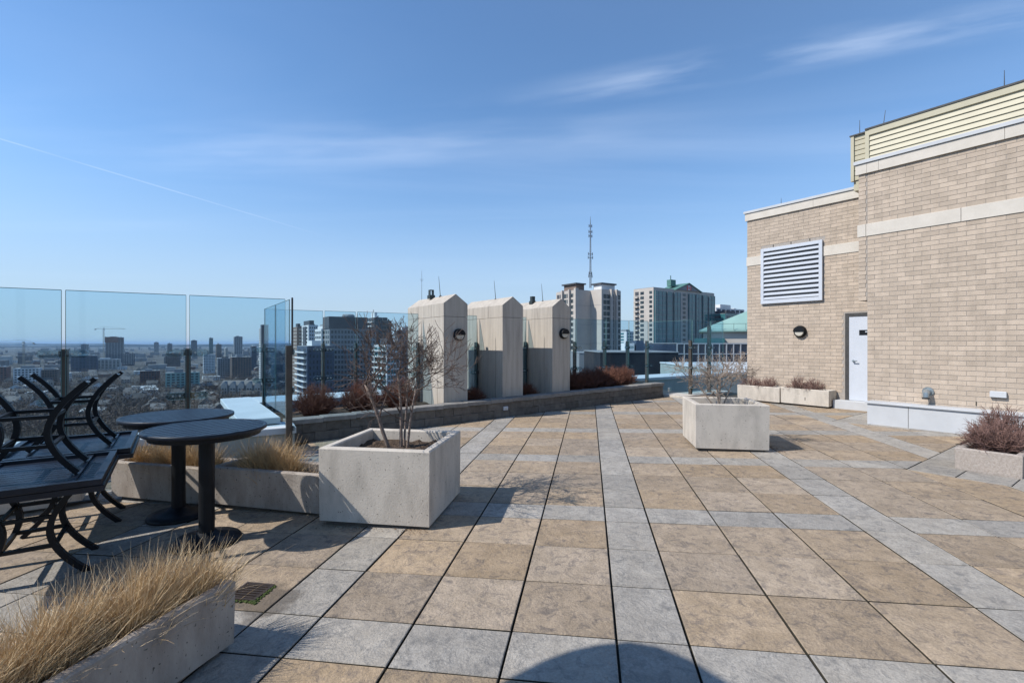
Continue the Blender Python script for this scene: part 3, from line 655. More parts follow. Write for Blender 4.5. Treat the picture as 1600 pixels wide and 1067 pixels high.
for k in range(2):
    s = pa_+dd.normalized()*(k*(Lb+.01)); planter('trough_planter', ['long concrete trough with dry grass behind the far bar table', 'long concrete trough with dry grass touching the square planter'][k], (s.x, s.y, fz(s.x, s.y)), ang, Lb-.01, .48, .44, .07, 'conc_old')
TA, TB, TANG = pa_, pb_, ang
NR = -math.radians(16); nd = Vector((math.sin(-NR), math.cos(-NR))); nr = Vector((nd.y, -nd.x))
x, y = on_floor(368, 1010); q = Vector((x, y))-nd*1.35-nr*.50; NP = (q.x, q.y, fz(q.x, q.y))
planter('trough_planter', 'long concrete trough full of dry grass in the near left corner', NP, NR, .50, 1.35, .405, .06, 'conc_old')
# trough left behind the stacked tables
x, y = W(-2.35, 7.1); planter('trough_planter', 'pale concrete trough behind the stacked tables at the left edge', (x, y, fz(x, y)), WA, 1.5, .45, .44, .07, 'conc')
for k, (b0, b1, l) in enumerate(((5.0, 6.10, 'low concrete trough against the brick wall beside the white door'), (6.125, 7.25, 'low concrete trough at the left end of the brick wall'))):
    x, y = W(12.6, b1); planter('wall_trough', l, (x, y, fz(x, y)), WA-math.pi/2, b1-b0, .42, .43, .055, 'conc')
x, y = W(8.1, 1.78); RP = (x, y, fz(x, y))
planter('low_planter', 'low rough concrete planter with reddish shrubs at the right edge', RP, WA-math.pi/2, .60, 1.36, .275, .075, 'aggr', .0, .07)

# ---------------------------------------------------------------- plants
def rvec(r): return Vector((r.gauss(0, 1), r.gauss(0, 1), r.gauss(0, 1))).normalized()
def grow(mb, r, p, d, L, rad, lev, maxlev, kink, up, n=5, spread=.75, kids=(2, 4), seg=4, rmin=0):
    pts = [p.copy()]; rads = [rad]; d = d.normalized(); tips = []
    for i in range(seg):
        d = (d+rvec(r)*kink+Vector((0, 0, up))).normalized(); p = p+d*(L/seg); pts.append(p.copy()); rads.append(max(rmin, rad*(1-.55*(i+1)/seg)))
        tips.append((p.copy(), d.copy(), rads[-1]))
    mb.tube(pts, rads, n, cap=False)
    if lev < maxlev:
        for _ in range(r.randint(*kids)):
            q, dd, rr = r.choice(tips[max(0, seg//3):]); nd_ = (dd+rvec(r)*spread).normalized()
            grow(mb, r, q, nd_, L*r.uniform(.5, .8), rr*.66, lev+1, maxlev, kink, up, max(3, n-1), spread, kids, seg, rmin)
def planter_tree(name, label, loc, stems, maxlev, seed, tm, wm, spread=.75, kids=(2, 4)):
    t = thing(name, label, 'tree', loc, 0, 'bare planter trees'); r = random.Random(seed); tb = MB(); cb = MB()
    for (ox, oy, dx, dy, L, rad) in stems:
        p = Vector((ox, oy, -.08)); d = Vector((dx, dy, 1)).normalized(); pts = [p.copy()]; rads = [rad*1.15]
        for i in range(6): d = (d+rvec(r)*.07).normalized(); p = p+d*(L/6); pts.append(p.copy()); rads.append(rad*(1-.35*(i+1)/6))
        tb.tube(pts, rads, 8)
        for i in (3, 4, 5, 6, 6, 6):
            th = r.uniform(0, 6.28); nd_ = Vector((math.cos(th)*.9, math.sin(th)*.9, r.uniform(.2, 1.1)))
            grow(cb, r, pts[i], nd_, L*r.uniform(.36, .60), rads[i]*.66, 0, maxlev, .2, .06, 5, spread, kids, 4, .0026)
    tb.build('trunk', M[tm], t, True); cb.build('crown', M[wm], t, True); return t
c = Vector(L1[:2])+GU*.53+GV*.60
planter_tree('bare_tree', 'leafless multi-stemmed tree in the planter beside the round tables', (c.x, c.y, L1[2]+.63), [(-.06, 0, -.24, .0, .80, .023), (.05, .02, -.04, .05, .86, .019), (.12, -.04, .03, -.05, .70, .015), (.07, .07, -.04, .2, .80, .014)], 3, 5, 'bark', 'twig', .85, (3, 4))
c = Vector(L2[:2])+GU*.48+GV*.55
planter_tree('bare_tree', 'small pale leafless tree in the planter standing alone', (c.x, c.y, L2[2]+.61), [(0, 0, .05, 0, .56, .017), (-.03, .0, -.62, .1, .54, .013), (.04, .02, .4, .1, .52, .013), (.02, .05, .1, .4, .50, .012), (-.01, -.03, -.2, -.1, .52, .012)], 3, 9, 'palebark', 'palebark', .8, (3, 4))
def shrub_mesh(seed, w_, h_, stems, twig, flat=1.0, th=.0028, base=.12):
    r = random.Random(seed); mb = MB()
    for _ in range(stems):
        a = r.uniform(0, 6.283); k = math.sqrt(r.random()); p = Vector((math.cos(a)*k*base, math.sin(a)*k*base*flat, 0))
        tip = Vector((math.cos(a)*k*w_*r.uniform(.8, 1.12), math.sin(a)*k*w_*flat*r.uniform(.8, 1.12), h_*math.sqrt(max(.04, 1-.9*k*k))*r.uniform(.6, 1.08)))
        mid = p.lerp(tip, .5)+Vector((r.gauss(0, .03), r.gauss(0, .03), h_*.06)); pts = [p, mid, tip]
        mb.tube(pts, [th*1.5, th*1.1, th*.5], 3, False)
        for _ in range(twig):
            s = r.uniform(.4, .98); q = mid.lerp(tip, (s-.5)*2) if s > .5 else p.lerp(mid, s*2); d = (tip-mid).normalized()+rvec(r)*.8
            e = q+d.normalized()*r.uniform(.05, .13); mb.tube([q, q.lerp(e, .5)+rvec(r)*.012, e], [th*.8, th*.65, th*.4], 3, False)
    return mb
def shrub(label, loc, seed, w_, h_, stems, twig, m, flat=1, rot=0, group='leafless shrubs', name='bare_shrub', th=.0028, base=.12):
    t = thing(name, label, 'shrub', loc, rot, group); shrub_mesh(seed, w_, h_, stems, twig, flat, th, base).build('twigs', M[m], t)
    mb = MB(); mb.lathe([(.04, -.05), (.03, .05), (.012, .09)], 7); mb.build('crown_base', M['bark'], t); return t
def bedz(a): return wallz(a)+.33
for k, (a, l, s) in enumerate(((2.25, 'round red-brown bush at the left end of the bed', .46), (3.12, 'round red-brown bush behind the bare planter tree', .44), (3.95, 'round red-brown bush just left of the concrete piers', .47))):
    shrub(l, (*W(a, LWB+.78), bedz(a)), 20+k, s, .64, 420, 7, 'redtwig', .9, group='red-brown bushes in the bed', th=.0034, base=.2)
for k, (a, l) in enumerate(((5.72, 'low dark bush between the left and middle piers'), (7.25, 'low dark bush between the middle and right piers'))):
    shrub(l, (*W(a, LWB+.62), bedz(a)), 30+k, .3, .34, 200, 6, 'redtwig', .9, group='low bushes between the piers', th=.003)
for k in range(5):
    a = 8.9+.50*k; shrub(['clipped hedge bush beside the right hand pier', 'second clipped hedge bush from the right hand pier', 'middle bush of the clipped red-brown hedge', 'second clipped hedge bush from the open end', 'last clipped hedge bush at the open end'][k],
        (*W(a, LWB+.72), bedz(a)), 40+k, .44, .60, 330, 8, 'redtwig', 1, group='clipped hedge bushes', th=.004, base=.25)
for k, (b, l) in enumerate(((7.0, 'twiggy shrub at the far left end of the brick wall'), (6.55, 'twiggy shrub in the left wall trough'), (5.8, 'twiggy shrub in the wall trough under the lamp'), (5.42, 'twiggy shrub in the wall trough nearest the white door'))):
    x, y = W(12.82, b); shrub(l, (x, y, fz(x, y)+.32), 50+k, .32, .36, 75, 4, 'browntwig', .6, group='shrubs along the brick wall', th=.004)
for k, (a, b, l, s) in enumerate(((8.45, 1.48, 'reddish twiggy shrub at the front of the low planter', .36), (9.0, 1.48, 'taller reddish twiggy shrub at the back of the low planter', .44))):
    x, y = W(a, b); shrub(l, (x, y, fz(x, y)+.2), 60+k, s, .40+.12*k, 230, 6, 'browntwig', .85, group='shrubs in the low planter', th=.0036)
def grass(mb, r, n, fx, fy, z, hmin, hmax, lean, wd=.0032, curl=.5, clump=None):
    for _ in range(n):
        if clump:
            c = r.choice(clump); a = r.uniform(0, 6.283); k = abs(r.gauss(0, .5))*c[2]; x, y = c[0]+math.cos(a)*k, c[1]+math.sin(a)*k; out_ = Vector((math.cos(a), math.sin(a), 0))*k/c[2]*.8
        else: x, y = fx(r), fy(r); out_ = Vector((0, 0, 0))
        hgt = r.uniform(hmin, hmax)*(.75 if r.random() < .25 else 1); d = (Vector((0, 0, 1))+out_*curl+Vector(lean)*r.uniform(.5, 1.5)+rvec(r)*.5).normalized()
        side = Vector((r.gauss(0, 1), r.gauss(0, 1), 0)).normalized()*wd*r.uniform(.6, 1.3); p = Vector((x, y, z)); vs = []
        for i in range(5):
            k = 1-i/4.6; vs += [p-side*k, p+side*k]; d = (d+Vector((lean[0]*.25, lean[1]*.25, -.10))*curl+rvec(r)*.15).normalized(); p = p+d*hgt/4
        mb.add(vs, [(2*i, 2*i+1, 2*i+3, 2*i+2) for i in range(4)])
r = random.Random(3)
t = thing('ornamental_grass', 'thick bleached dry grass filling the near left trough', 'grass', (NP[0], NP[1], NP[2]+.29), NR)
mb = MB(); cl = [(.25+r.uniform(-.1, .1), .1+i*.115, .13) for i in range(11)]
grass(mb, r, 5000, None, None, 0, .17, .37, (.16, .08, 0), .0027, .55, cl); mb.build('blades', M['straw'], t)
mb = MB(); grass(mb, r, 4200, None, None, 0, .14, .42, (.17, .06, 0), .0028, .6, cl); mb.build('blades', M['straw2'], t)
for k, (s0, s1, l) in enumerate(((.0, .98, 'dry tan grass in the trough behind the far bar table'), (1.05, 1.75, 'bushy dry tan grass clump in the trough by the square planter'))):
    t = thing('ornamental_grass', l, 'grass', (TA.x, TA.y, fz(TA.x, TA.y)+.33), TANG); mb = MB(); full = Lb*2
    cl = [(s0/2*full+(s1-s0)/2*full*(i+.5)/6, .24+r.uniform(-.06, .06), .12) for i in range(6)]
    if k: cl = cl[1:5]*2+[(1.38/2*full, .25, .16)]*5
    grass(mb, r, 3200, None, None, 0, .16, .40+.08*k, (.05, 0, 0), .003, .75, cl); mb.build('blades', M['straw'], t)
    mb = MB(); grass(mb, r, 500, lambda q: q.uniform(.1, full/2-.1)+(full/2 if k else 0), lambda q: q.uniform(.09, .4), .0, .05, .16, (.1, 0, 0), .003, 1.6); mb.build('blades', M['straw2'], t)
x, y = W(-2.3, 7.3)
t = thing('ornamental_grass', 'thin dry grass in the trough behind the stacked tables', 'grass', (x, y, fz(x, y)+.33), WA); mb = MB()
grass(mb, r, 1500, lambda q: q.uniform(.1, 1.4), lambda q: q.uniform(.1, .36), 0, .12, .30, (.1, 0, 0), .003, .7); mb.build('blades', M['straw'], t)
# litter along the wall foot and round the drain
mb = MB(); r = random.Random(8)
def scrap(x, y, s, z=0):
    a = r.uniform(0, 6.28); u = Vector((math.cos(a), math.sin(a), r.uniform(-.2, .2)))*s; v = Vector((-math.sin(a), math.cos(a), r.uniform(-.2, .2)))*s*.5; p = Vector((x, y, fz(x, y)+.006+z))
    mb.add([p-u, p-v, p+u, p+v+Vector((0, 0, s*.3))], [(0, 1, 2, 3)])
for _ in range(420): x, y = W(r.uniform(2, 12.2), LWB-abs(r.gauss(0, .13))-.03); scrap(x, y, r.uniform(.006, .02))
for _ in range(160): x, y = W(12.3+r.gauss(0, .25), 5.3+r.gauss(0, .3)); scrap(x, y, r.uniform(.006, .02))
for _ in range(130): p = Vector(L2[:2])+GU*(1.1+abs(r.gauss(0, .18)))+GV*r.uniform(0, .5); scrap(p.x, p.y, r.uniform(.006, .018))
for _ in range(110): p = Vector(L1[:2])+GU*r.uniform(0, 1.1)-GV*abs(r.gauss(0, .05)); scrap(p.x, p.y, r.uniform(.004, .012))
o = mb.build('leaf_litter', M['leaf'], kind='stuff'); tag(o, 'scattered dead leaf scraps along wall and planter feet', 'litter')
x, y = on_floor(392, 925); dg = thing('floor_drain', 'small dark drain grate with moss beside the near grass trough', 'drain', (x, y, fz(x, y)+.004), -YAW)
mb = MB(); mb.box(-.11, .11, -.11, -.09, 0, .008); mb.box(-.11, .11, .09, .11, 0, .008); mb.box(-.11, -.09, -.09, .09, 0, .008); mb.box(.09, .11, -.09, .09, 0, .008); mb.build('frame', M['grate'], dg)
for k in range(6): mb = MB(); mb.box(-.09, .09, -.08+.03*k, -.065+.03*k, 0, .007); mb.build('bar', M['grate'], dg)
mb = MB()
for _ in range(70):
    px_, py_ = r.choice(((r.uniform(-.12, .14), -.125+r.gauss(0, .008)), (.122+r.gauss(0, .01), r.uniform(-.12, .1)))); s = r.uniform(.006, .014); mb.lathe([(s, 0), (s*.7, s*.6), (s*.1, s*.8)], 5, (px_, py_, 0))
mb.build('moss', M['moss'], dg)

# ---------------------------------------------------------------- furniture
def slat_disc(p, R, z, mname, ang=0):
    n = 11; wd = 2*R/n
    for k in range(n):
        y0, y1 = -R+k*wd+.008, -R+(k+1)*wd-.008; f = lambda y: math.sqrt(max(.0004, (R-.03)**2-y*y)); st = 5
        top = [(f(y0+(y1-y0)*i/st), y0+(y1-y0)*i/st) for i in range(st+1)]; poly = top+[(-x, y) for x, y in reversed(top)]
        ca, sa = math.cos(ang), math.sin(ang); poly = [(x*ca-y*sa, x*sa+y*ca) for x, y in poly]
        mb = MB(); mb.prism(poly, z-.014, z, .002); mb.build('slat', M[mname], p)
def bar_table(px, d, R, label, ztop):
    x = far(px, d); zf = fz(x, d); p = thing('bar_table', label, 'table', (x, d, zf), 0, 'round bar height tables'); h = ztop-zf
    slat_disc(p, R, h, 'bluetop', 1.05)
    mb = MB(); prof = [(R-.012, h-.035), (R, h-.028), (R, h-.004), (R-.006, h), (R-.028, h), (R-.03, h-.02)]; n = 48
    vs = [(rr*math.cos(2*math.pi*k/n), rr*math.sin(2*math.pi*k/n), z) for rr, z in prof for k in range(n)]; m_ = len(prof)
    mb.add(vs, [(i*n+k, i*n+(k+1) % n, ((i+1) % m_)*n+(k+1) % n, ((i+1) % m_)*n+k) for i in range(m_) for k in range(n)]); mb.build('rim', M['bluetop'], p, True)
    mb = MB(); mb.lathe([(R-.05, h-.075), (R-.045, h-.036)], 40); mb.build('apron', M['black'], p)
    mb = MB(); mb.tube([(0, 0, .05), (0, 0, h-.07)], .062, 20); mb.build('pole', M['black'], p)
    mb = MB(); mb.lathe([(.27, 0), (.275, .02), (.262, .04), (.2, .052), (.1, .075), (.075, .1)], 36); mb.build('base', M['black'], p, True)
bar_table(323, 4.25, .475, 'nearer round slatted bar table with black pedestal', .977)
bar_table(279, 4.92, .495, 'farther round slatted bar table partly hidden by the nearer one', .985)
def curved_table(label, a, b, inverted, zoff):
    x, y = W(a, b); zf = fz(x, y)
    p = thing('patio_table', label, 'table', (x, y, zf+zoff), (math.pi if inverted else 0, 0, WA), 'stacked rectangular patio tables')
    h = .735; wx, wy = .47, .58
    for x0, x1, y0, y1 in ((-wx, wx, -wy, -wy+.05), (-wx, wx, wy-.05, wy), (-wx, -wx+.05, -wy+.052, wy-.052), (wx-.05, wx, -wy+.052, wy-.052)):
        mb = MB(); mb.bbox(x0, x1, y0, y1, h-.045, h, .005); mb.build('frame_rail', M['bluetop'], p)
    mb = MB(); mb.box(-wx+.16, -wx+.20, -wy+.05, wy-.05, h-.034, h-.018); mb.box(wx-.20, wx-.16, -wy+.05, wy-.05, h-.034, h-.018); mb.build('under_rail', M['bluetop'], p)
    n = 13; wd = (2*wy-.11)/n
    for k in range(n):
        y0 = -wy+.055+k*wd; mb = MB(); mb.bbox(-wx+.052, wx-.052, y0+.004, y0+wd-.004, h-.016, h-.002, .003); mb.build('slat', M['bluetop'], p)
    xs = lambda z: .125+.225*abs((z-.37)/.37)**1.8
    for sx_ in (-1, 1):
        for sy in (-1, 1):
            mb = MB(); N = 16; vs = []
            for i in range(N+1):
                z = (h-.046)*i/N; xx = xs(z)*sx_; dz = .01; tx = (xs(z+dz)-xs(z-dz))*sx_/(2*dz); nn = Vector((1, 0, -tx)).normalized()*.019
                c0 = Vector((xx, sy*.24, z)); vs += [c0-nn+Vector((0, -.026, 0)), c0+nn+Vector((0, -.026, 0)), c0+nn+Vector((0, .026, 0)), c0-nn+Vector((0, .026, 0))]
            mb.add(vs, [(3, 2, 1, 0), (4*N, 4*N+1, 4*N+2, 4*N+3)]+[(4*i+k, 4*i+(k+1) % 4, 4*i+4+(k+1) % 4, 4*i+4+k) for i in range(N) for k in range(4)]); lg = mb.build('leg', M['black'], p)
            mb = MB(); mb.lathe([(.018, -.008), (.02, 0)], 8, (sx_*xs(0), sy*.24, 0)); mb.build('foot_cap', M['clamp'], lg)
    for z in (.25, .47):
        for sy in (-1, 1): mb = MB(); mb.box(-xs(z)+.018, xs(z)-.018, sy*.24-.018, sy*.24+.018, z-.013, z+.013); mb.build('rail', M['black'], p)
        for sx_ in (-1, 1): mb = MB(); mb.box(sx_*xs(z)-.013, sx_*xs(z)+.013, -.213, .213, z-.012, z+.012); mb.build('cross_rail', M['black'], p)
    return p
curved_table('black patio table standing upright at the bottom of the near stack', -.90, 5.22, False, 0)
curved_table('upside down black patio table on top of the near stack, legs in the air', -.91, 5.20, True, 2*.735+.004)
curved_table('black patio table standing upright at the bottom of the far stack', -.80, 6.44, False, 0)
curved_table('upside down black patio table on top of the far stack, by the glass', -.82, 6.46, True, 2*.735+.004)

#CITY ---------------------------------------------------------------- the city beyond
M['wallcream'] = mat('tower_precast', (.50, .46, .41), (.44, .40, .36), .15, .85)
M['wallgrey'] = mat('tower_grey', (.26, .27, .28), (.21, .22, .23), .15, .85)
M['walldark'] = mat('tower_slate', (.075, .08, .09), (.055, .06, .07), .2, .7)
M['wallblue'] = mat('tower_blue_panel', (.06, .085, .13), (.045, .065, .10), .2, .5)
M['wallbrown'] = mat('tower_brown', (.20, .145, .115), (.15, .11, .09), .2, .85)
M['wallred'] = mat('red_brick_far', (.21, .105, .08), (.15, .08, .065), .3, .9, rand=.2)
M['wallwhite'] = mat('tower_white', (.66, .66, .65), (.58, .58, .58), .2, .8)
M['housewall'] = mat('house_wall', (.40, .35, .30), (.30, .26, .23), .2, .9, rand=.45)
M['houseroof'] = mat('house_roof', (.12, .115, .11), (.19, .17, .155), .25, .9, rand=.4)
M['flatroof'] = mat('flat_roof', (.40, .40, .39), (.28, .28, .28), .05, .9, rand=.4)
M['pane'] = mat('far_window', (.02, .03, .036), (.06, .08, .09), .35, .2, spec=.4, lo=.45, hi=.55)
M['curtain'] = mat('curtain_glass', (.02, .10, .115), (.05, .17, .185), .12, .12, spec=.7)
M['navy'] = mat('navy_glass', (.012, .022, .045), (.025, .04, .07), .15, .12, spec=.7)
M['green'] = mat('copper_roof', (.25, .40, .36), (.21, .34, .31), .3, .8)
M['greend'] = mat('dark_copper_roof', (.07, .17, .15), (.09, .20, .175), .3, .7)
M['slate'] = mat('slate_roof', (.022, .026, .034), (.034, .038, .046), .4, .9, spec=.1)
M['steel'] = mat('mast_steel', (.16, .17, .19), (.12, .13, .15), 1, .5, metal=.3)
M['craneyel'] = mat('crane_steel', (.30, .27, .22), None, 1, .6)
M['red'] = mat('flag_red', (.55, .03, .03), None, 1, .6)
M['fartree'] = mat('bare_tree_far', (.17, .125, .098), (.10, .075, .06), .02, .95, lo=.4, hi=.6)
M['conifer'] = mat('conifer', (.022, .04, .018), (.035, .055, .025), .3, .9)
M['road'] = mat('asphalt_road', (.13, .13, .13), (.09, .09, .09), .05, .9)
CA = WA; cE2, cE1 = E2, E1
def tower(name, label, px0, pxc, px1, ytop, d, m, parent=None, cat='building', group=None, zb=GZ, body='wall'):
    """box on the city grid: near corner seen at pxc, left face out to px0, right face out to px1"""
    X, Y = far(pxc, d), d; k0, k1 = (px0-800)/F, (px1-800)/F
    if px0 < 300: X = (px0+.5-800)/F*Y
    wr = (k1*Y-X)/(cE2.x-k1*cE2.y); wl = (k0*Y-X)/(cE1.x-k0*cE1.y); zt = zat(ytop, d); wl = min(wl, 26) if wl > 6 else 16; wr = min(max(wr, 6), 70)
    t = thing(name, label, cat, (X, Y, zb), CA, group); h = zt-zb
    mb = MB(); mb.box(0, wr, 0, wl, 0, h); mb.build(body, M[m], t)
    mb = MB(); mb.box(.4, wr-.4, .4, wl-.4, h, h+.25); mb.build('roof', M['flatroof'], t)
    return t, wl, wr, h
def grid(t, face, u0, u1, z0, z1, nu, nz, fw, fh, m, single=False, name='window', depth=.12):
    du, dz = (u1-u0)/nu, (z1-z0)/nz; mb = MB(); me = None; cnt = 0
    for i in range(nu):
        for j in range(nz):
            a, b = u0+du*(i+.5), z0+dz*(j+.5); hw, hh = du*fw/2, dz*fh/2
            if single:
                if me is None:
                    q = MB()
                    if face == 'R': q.box(-hw, hw, -depth, .02, -hh, hh)
                    else: q.box(-depth, .02, -hw, hw, -hh, hh)
                    me = q.mesh(name); me.materials.append(M[m])
                put(name, me, None, t, loc=(a, 0, b) if face == 'R' else (0, a, b))
            elif face == 'R': mb.box(a-hw, a+hw, -depth, .02, b-hh, b+hh)
            else: mb.box(-depth, .02, a-hw, a+hw, b-hh, b+hh)
    if not single: mb.build(name+'_rows', M[m], t, kind='stuff')
def slabs(t, face, u0, u1, z0, dz, n, out_, m, name='balcony', rail=.9):
    for j in range(n):
        z = z0+dz*j; mb = MB()
        if face == 'R': mb.box(u0, u1, -out_, .05, z, z+.22); mb.box(u0, u1, -out_, -out_+.08, z+.22, z+rail)
        else: mb.box(-out_, .05, u0, u1, z, z+.22); mb.box(-out_, -out_+.08, u0, u1, z+.22, z+rail)
        mb.build(name, M[m], t)
# concrete tower with the mast
t, wl, wr, h = tower('concrete_tower', 'left wing of the tall concrete apartment tower under the lattice mast', 869, 902, 923, 453, 250, 'wallcream')
grid(t, 'L', 1, wl*.30, h-62, h-1, 2, 20, .7, .6, 'pane', True); grid(t, 'L', wl*.36, wl*.62, h-62, h-1, 2, 20, .8, .7, 'pane', True); grid(t, 'L', wl*.70, wl-.6, h-62, h-1, 2, 20, .8, .7, 'walldark', name='loggia')
for u in (wl*.33, wl*.66): mb = MB(); mb.box(-1.2, .1, u-.5, u+.5, 0, h+.6); mb.build('wall_fin', M['wallcream'], t)
mb = MB(); mb.box(-1.6, .6, -.4, .9, 0, h+.9); mb.build('wall_fin', M['wallcream'], t)
mb = MB(); mb.box(2, wr*.8, 3, wl*.75, h, h+3.4); mb.build('penthouse', M['wallbrown'], t); mb = MB(); mb.box(1, wr*.85, 2, wl*.8, h+3.4, h+4.1); mb.build('penthouse_roof', M['walldark'], t)
for k in range(6):
    z = h-10*k-8; mb = MB(); mb.box(.3, wr-.3, -.06, .02, z, z+.12); mb.build('panel_joint', M['wallgrey'], t)
t, wl, wr, h = tower('concrete_tower', 'right wing of the tall concrete apartment tower under the lattice mast', 921, 940, 970, 452, 249, 'wallcream')
grid(t, 'R', 1.2, wr*.42, h-62, h-2, 2, 20, .85, .72, 'pane', True); grid(t, 'R', wr*.5, wr*.62, h-62, h-2, 1, 20, .8, .85, 'walldark', name='loggia'); grid(t, 'R', wr*.78, wr*.98, h-62, h-2, 2, 20, .85, .72, 'pane', True)
for u in (wr*.45, wr*.72): mb = MB(); mb.box(u-.5, u+.5, -1.3, .1, 0, h+.4); mb.build('wall_fin', M['wallcream'], t)
mb = MB(); mb.box(3, wr*.9, 3, wl, h, h+3.2); mb.build('penthouse', M['wallwhite'], t); mb = MB(); mb.box(2, wr*.93, 2, wl+1, h+3.2, h+3.9); mb.build('penthouse_roof', M['walldark'], t)
for k in range(6):
    z = h-10*k-8; mb = MB(); mb.box(-.06, .02, .3, wl-.3, z, z+.12); mb.build('panel_joint', M['wallgrey'], t)
d = 258; mp = thing('lattice_mast', 'tall lattice radio mast on the concrete tower', 'mast', (far(922.5, d), d, zat(450, d)), .3)
mh = zat(338, d)-zat(450, d); legs = [(math.cos(a)*.55, math.sin(a)*.55) for a in (0, 2.094, 4.188)]
for x, y in legs: mb = MB(); mb.tube([(x, y, 0), (x*.5, y*.5, mh*.8), (0, 0, mh)], [.13, .1, .06], 5); mb.build('leg', M['steel'], mp)
mb = MB(); n = 26
for i in range(n):
    z0, z1 = mh*.8*i/n, mh*.8*(i+1)/n; k0, k1 = 1-.5*i/n, 1-.5*(i+1)/n
    for j in range(3): a, b = legs[j], legs[(j+1) % 3]; mb.tube([(a[0]*k0, a[1]*k0, z0), (b[0]*k1, b[1]*k1, z1)], .05, 3, False)
mb.build('bracing', M['steel'], mp)
for z, s in ((.16, 1.0), (.2, .8), (.42, 1.3), (.47, 1.2), (.72, .9), (.78, .9), (.86, .8)):
    mb = MB(); mb.box(-s, s, -.1, .1, mh*z, mh*z+.2); mb.box(s-.15, s+.15, -.15, .15, mh*z-.6, mh*z+.9); mb.box(-s-.15, -s+.15, -.15, .15, mh*z-.6, mh*z+.9); mb.build('antenna_arm', M['steel'], mp)
for px_, yt, dd_, l in ((659, 423, 200, 'far thin whip antenna rising left of the concrete piers'),):
    a = thing('whip_antenna', l, 'antenna', (far(px_, dd_), dd_, zat(500, dd_)), 0); mb = MB(); mb.tube([(0, 0, -10), (0, 0, zat(yt, dd_)-zat(500, dd_))], [.16, .05], 5); mb.build('whip', M['steel'], a)
    mb = MB(); z = zat(437, dd_)-zat(500, dd_); mb.box(-.7, .7, -.05, .05, z, z+.12); mb.box(-.4, .4, -.05, .05, z-.6, z-.5); mb.build('cross_arm', M['steel'], a)
# glass condominium with the green gable
t, wl, wr, h = tower('condominium', 'pale condominium tower with teal glass and green gabled roof', 990, 1021, 1116, 449, 300, 'wallcream')
grid(t, 'L', wl*.04, wl*.22, h-66, h-1.5, 1, 22, .75, .6, 'pane', True); grid(t, 'L', wl*.40, wl*.72, h-66, h-1.5, 1, 22, .55, .62, 'pane', True)
slabs(t, 'L', wl*.72, wl*.93, h-66, 3, 21, 1.5, 'wallcream'); grid(t, 'L', wl*.73, wl*.92, h-66, h-1.5, 1, 22, .95, .8, 'walldark', name='loggia')
for u0_, u1_, n in ((.01, .17, 3), (.19, .27, 1), (.30, .40, 2), (.54, .64, 2), (.66, .75, 2), (.78, .86, 1), (.88, .99, 2)):
    mb = MB(); mb.box(wr*u0_, wr*u1_, -.9, .02, h-68, h-2.0); mb.build('glass_bay', M['curtain'], t)
    mb = MB()
    for j in range(22): mb.box(wr*u0_-.1, wr*u1_+.1, -1.02, -.85, h-68+3*j, h-67.7+3*j)
    for j in range(n+1): uu = wr*(u0_+(u1_-u0_)*j/n); mb.box(uu-.12, uu+.12, -1.06, -.84, h-68, h-2)
    mb.build('spandrel', M['wallgrey'], t)
grid(t, 'R', wr*.43, wr*.52, h-66, h-1.5, 1, 22, .5, .6, 'pane', True)
u0_, u1_ = wr*.32, wr*.74; mb = MB(); uc = (u0_+u1_)/2; ah = 4.4
mb.add([(u0_, -1.0, h), (u1_, -1.0, h), (uc, -1.0, h+ah), (u0_, wl*.8, h), (u1_, wl*.8, h), (uc, wl*.8, h+ah)], [(0, 1, 2), (5, 4, 3), (0, 2, 5, 3), (1, 4, 5, 2), (0, 3, 4, 1)]); mb.build('gable', M['wallgrey'], t)
for s0, s1 in ((u0_-.8, uc), (u1_+.8, uc)):
    mb = MB(); mb.add([(s0, -1.6, h-.6), (s1, -1.6, h+ah+.2), (s1, wl*.82, h+ah+.2), (s0, wl*.82, h-.6), (s0, -1.6, h-.2), (s1, -1.6, h+ah+.7), (s1, wl*.82, h+ah+.7), (s0, wl*.82, h-.2)], [(0,1,2,3), (7,6,5,4), (0,4,5,1), (1,5,6,2), (2,6,7,3), (3,7,4,0)]); mb.build('green_roof', M['greend'], t)
fl = MB(); fl.box(uc-2.4, uc+2.4, -1.25, -1.02, h+.2, h+3.2); f_ = fl.build('emblem', M['wallwhite'], t)
mb = MB(); mb.box(uc-2.4, uc-1.3, -1.3, -1.24, h+.2, h+3.2); mb.box(uc+1.3, uc+2.4, -1.3, -1.24, h+.2, h+3.2); mb.add([(uc, -1.3, h+2.8), (uc-.8, -1.3, h+1.7), (uc, -1.3, h+.7), (uc+.8, -1.3, h+1.7)], [(0, 1, 2, 3)]); mb.build('emblem_mark', M['red'], f_)
mb = MB(); mb.box(wr*.36, wr*.44, wl*.3, wl*.5, h+3, h+7.2); mb.box(wr*.37, wr*.38, wl*.35, wl*.36, h+7.2, h+10); mb.build('roof_plant', M['greend'], t)
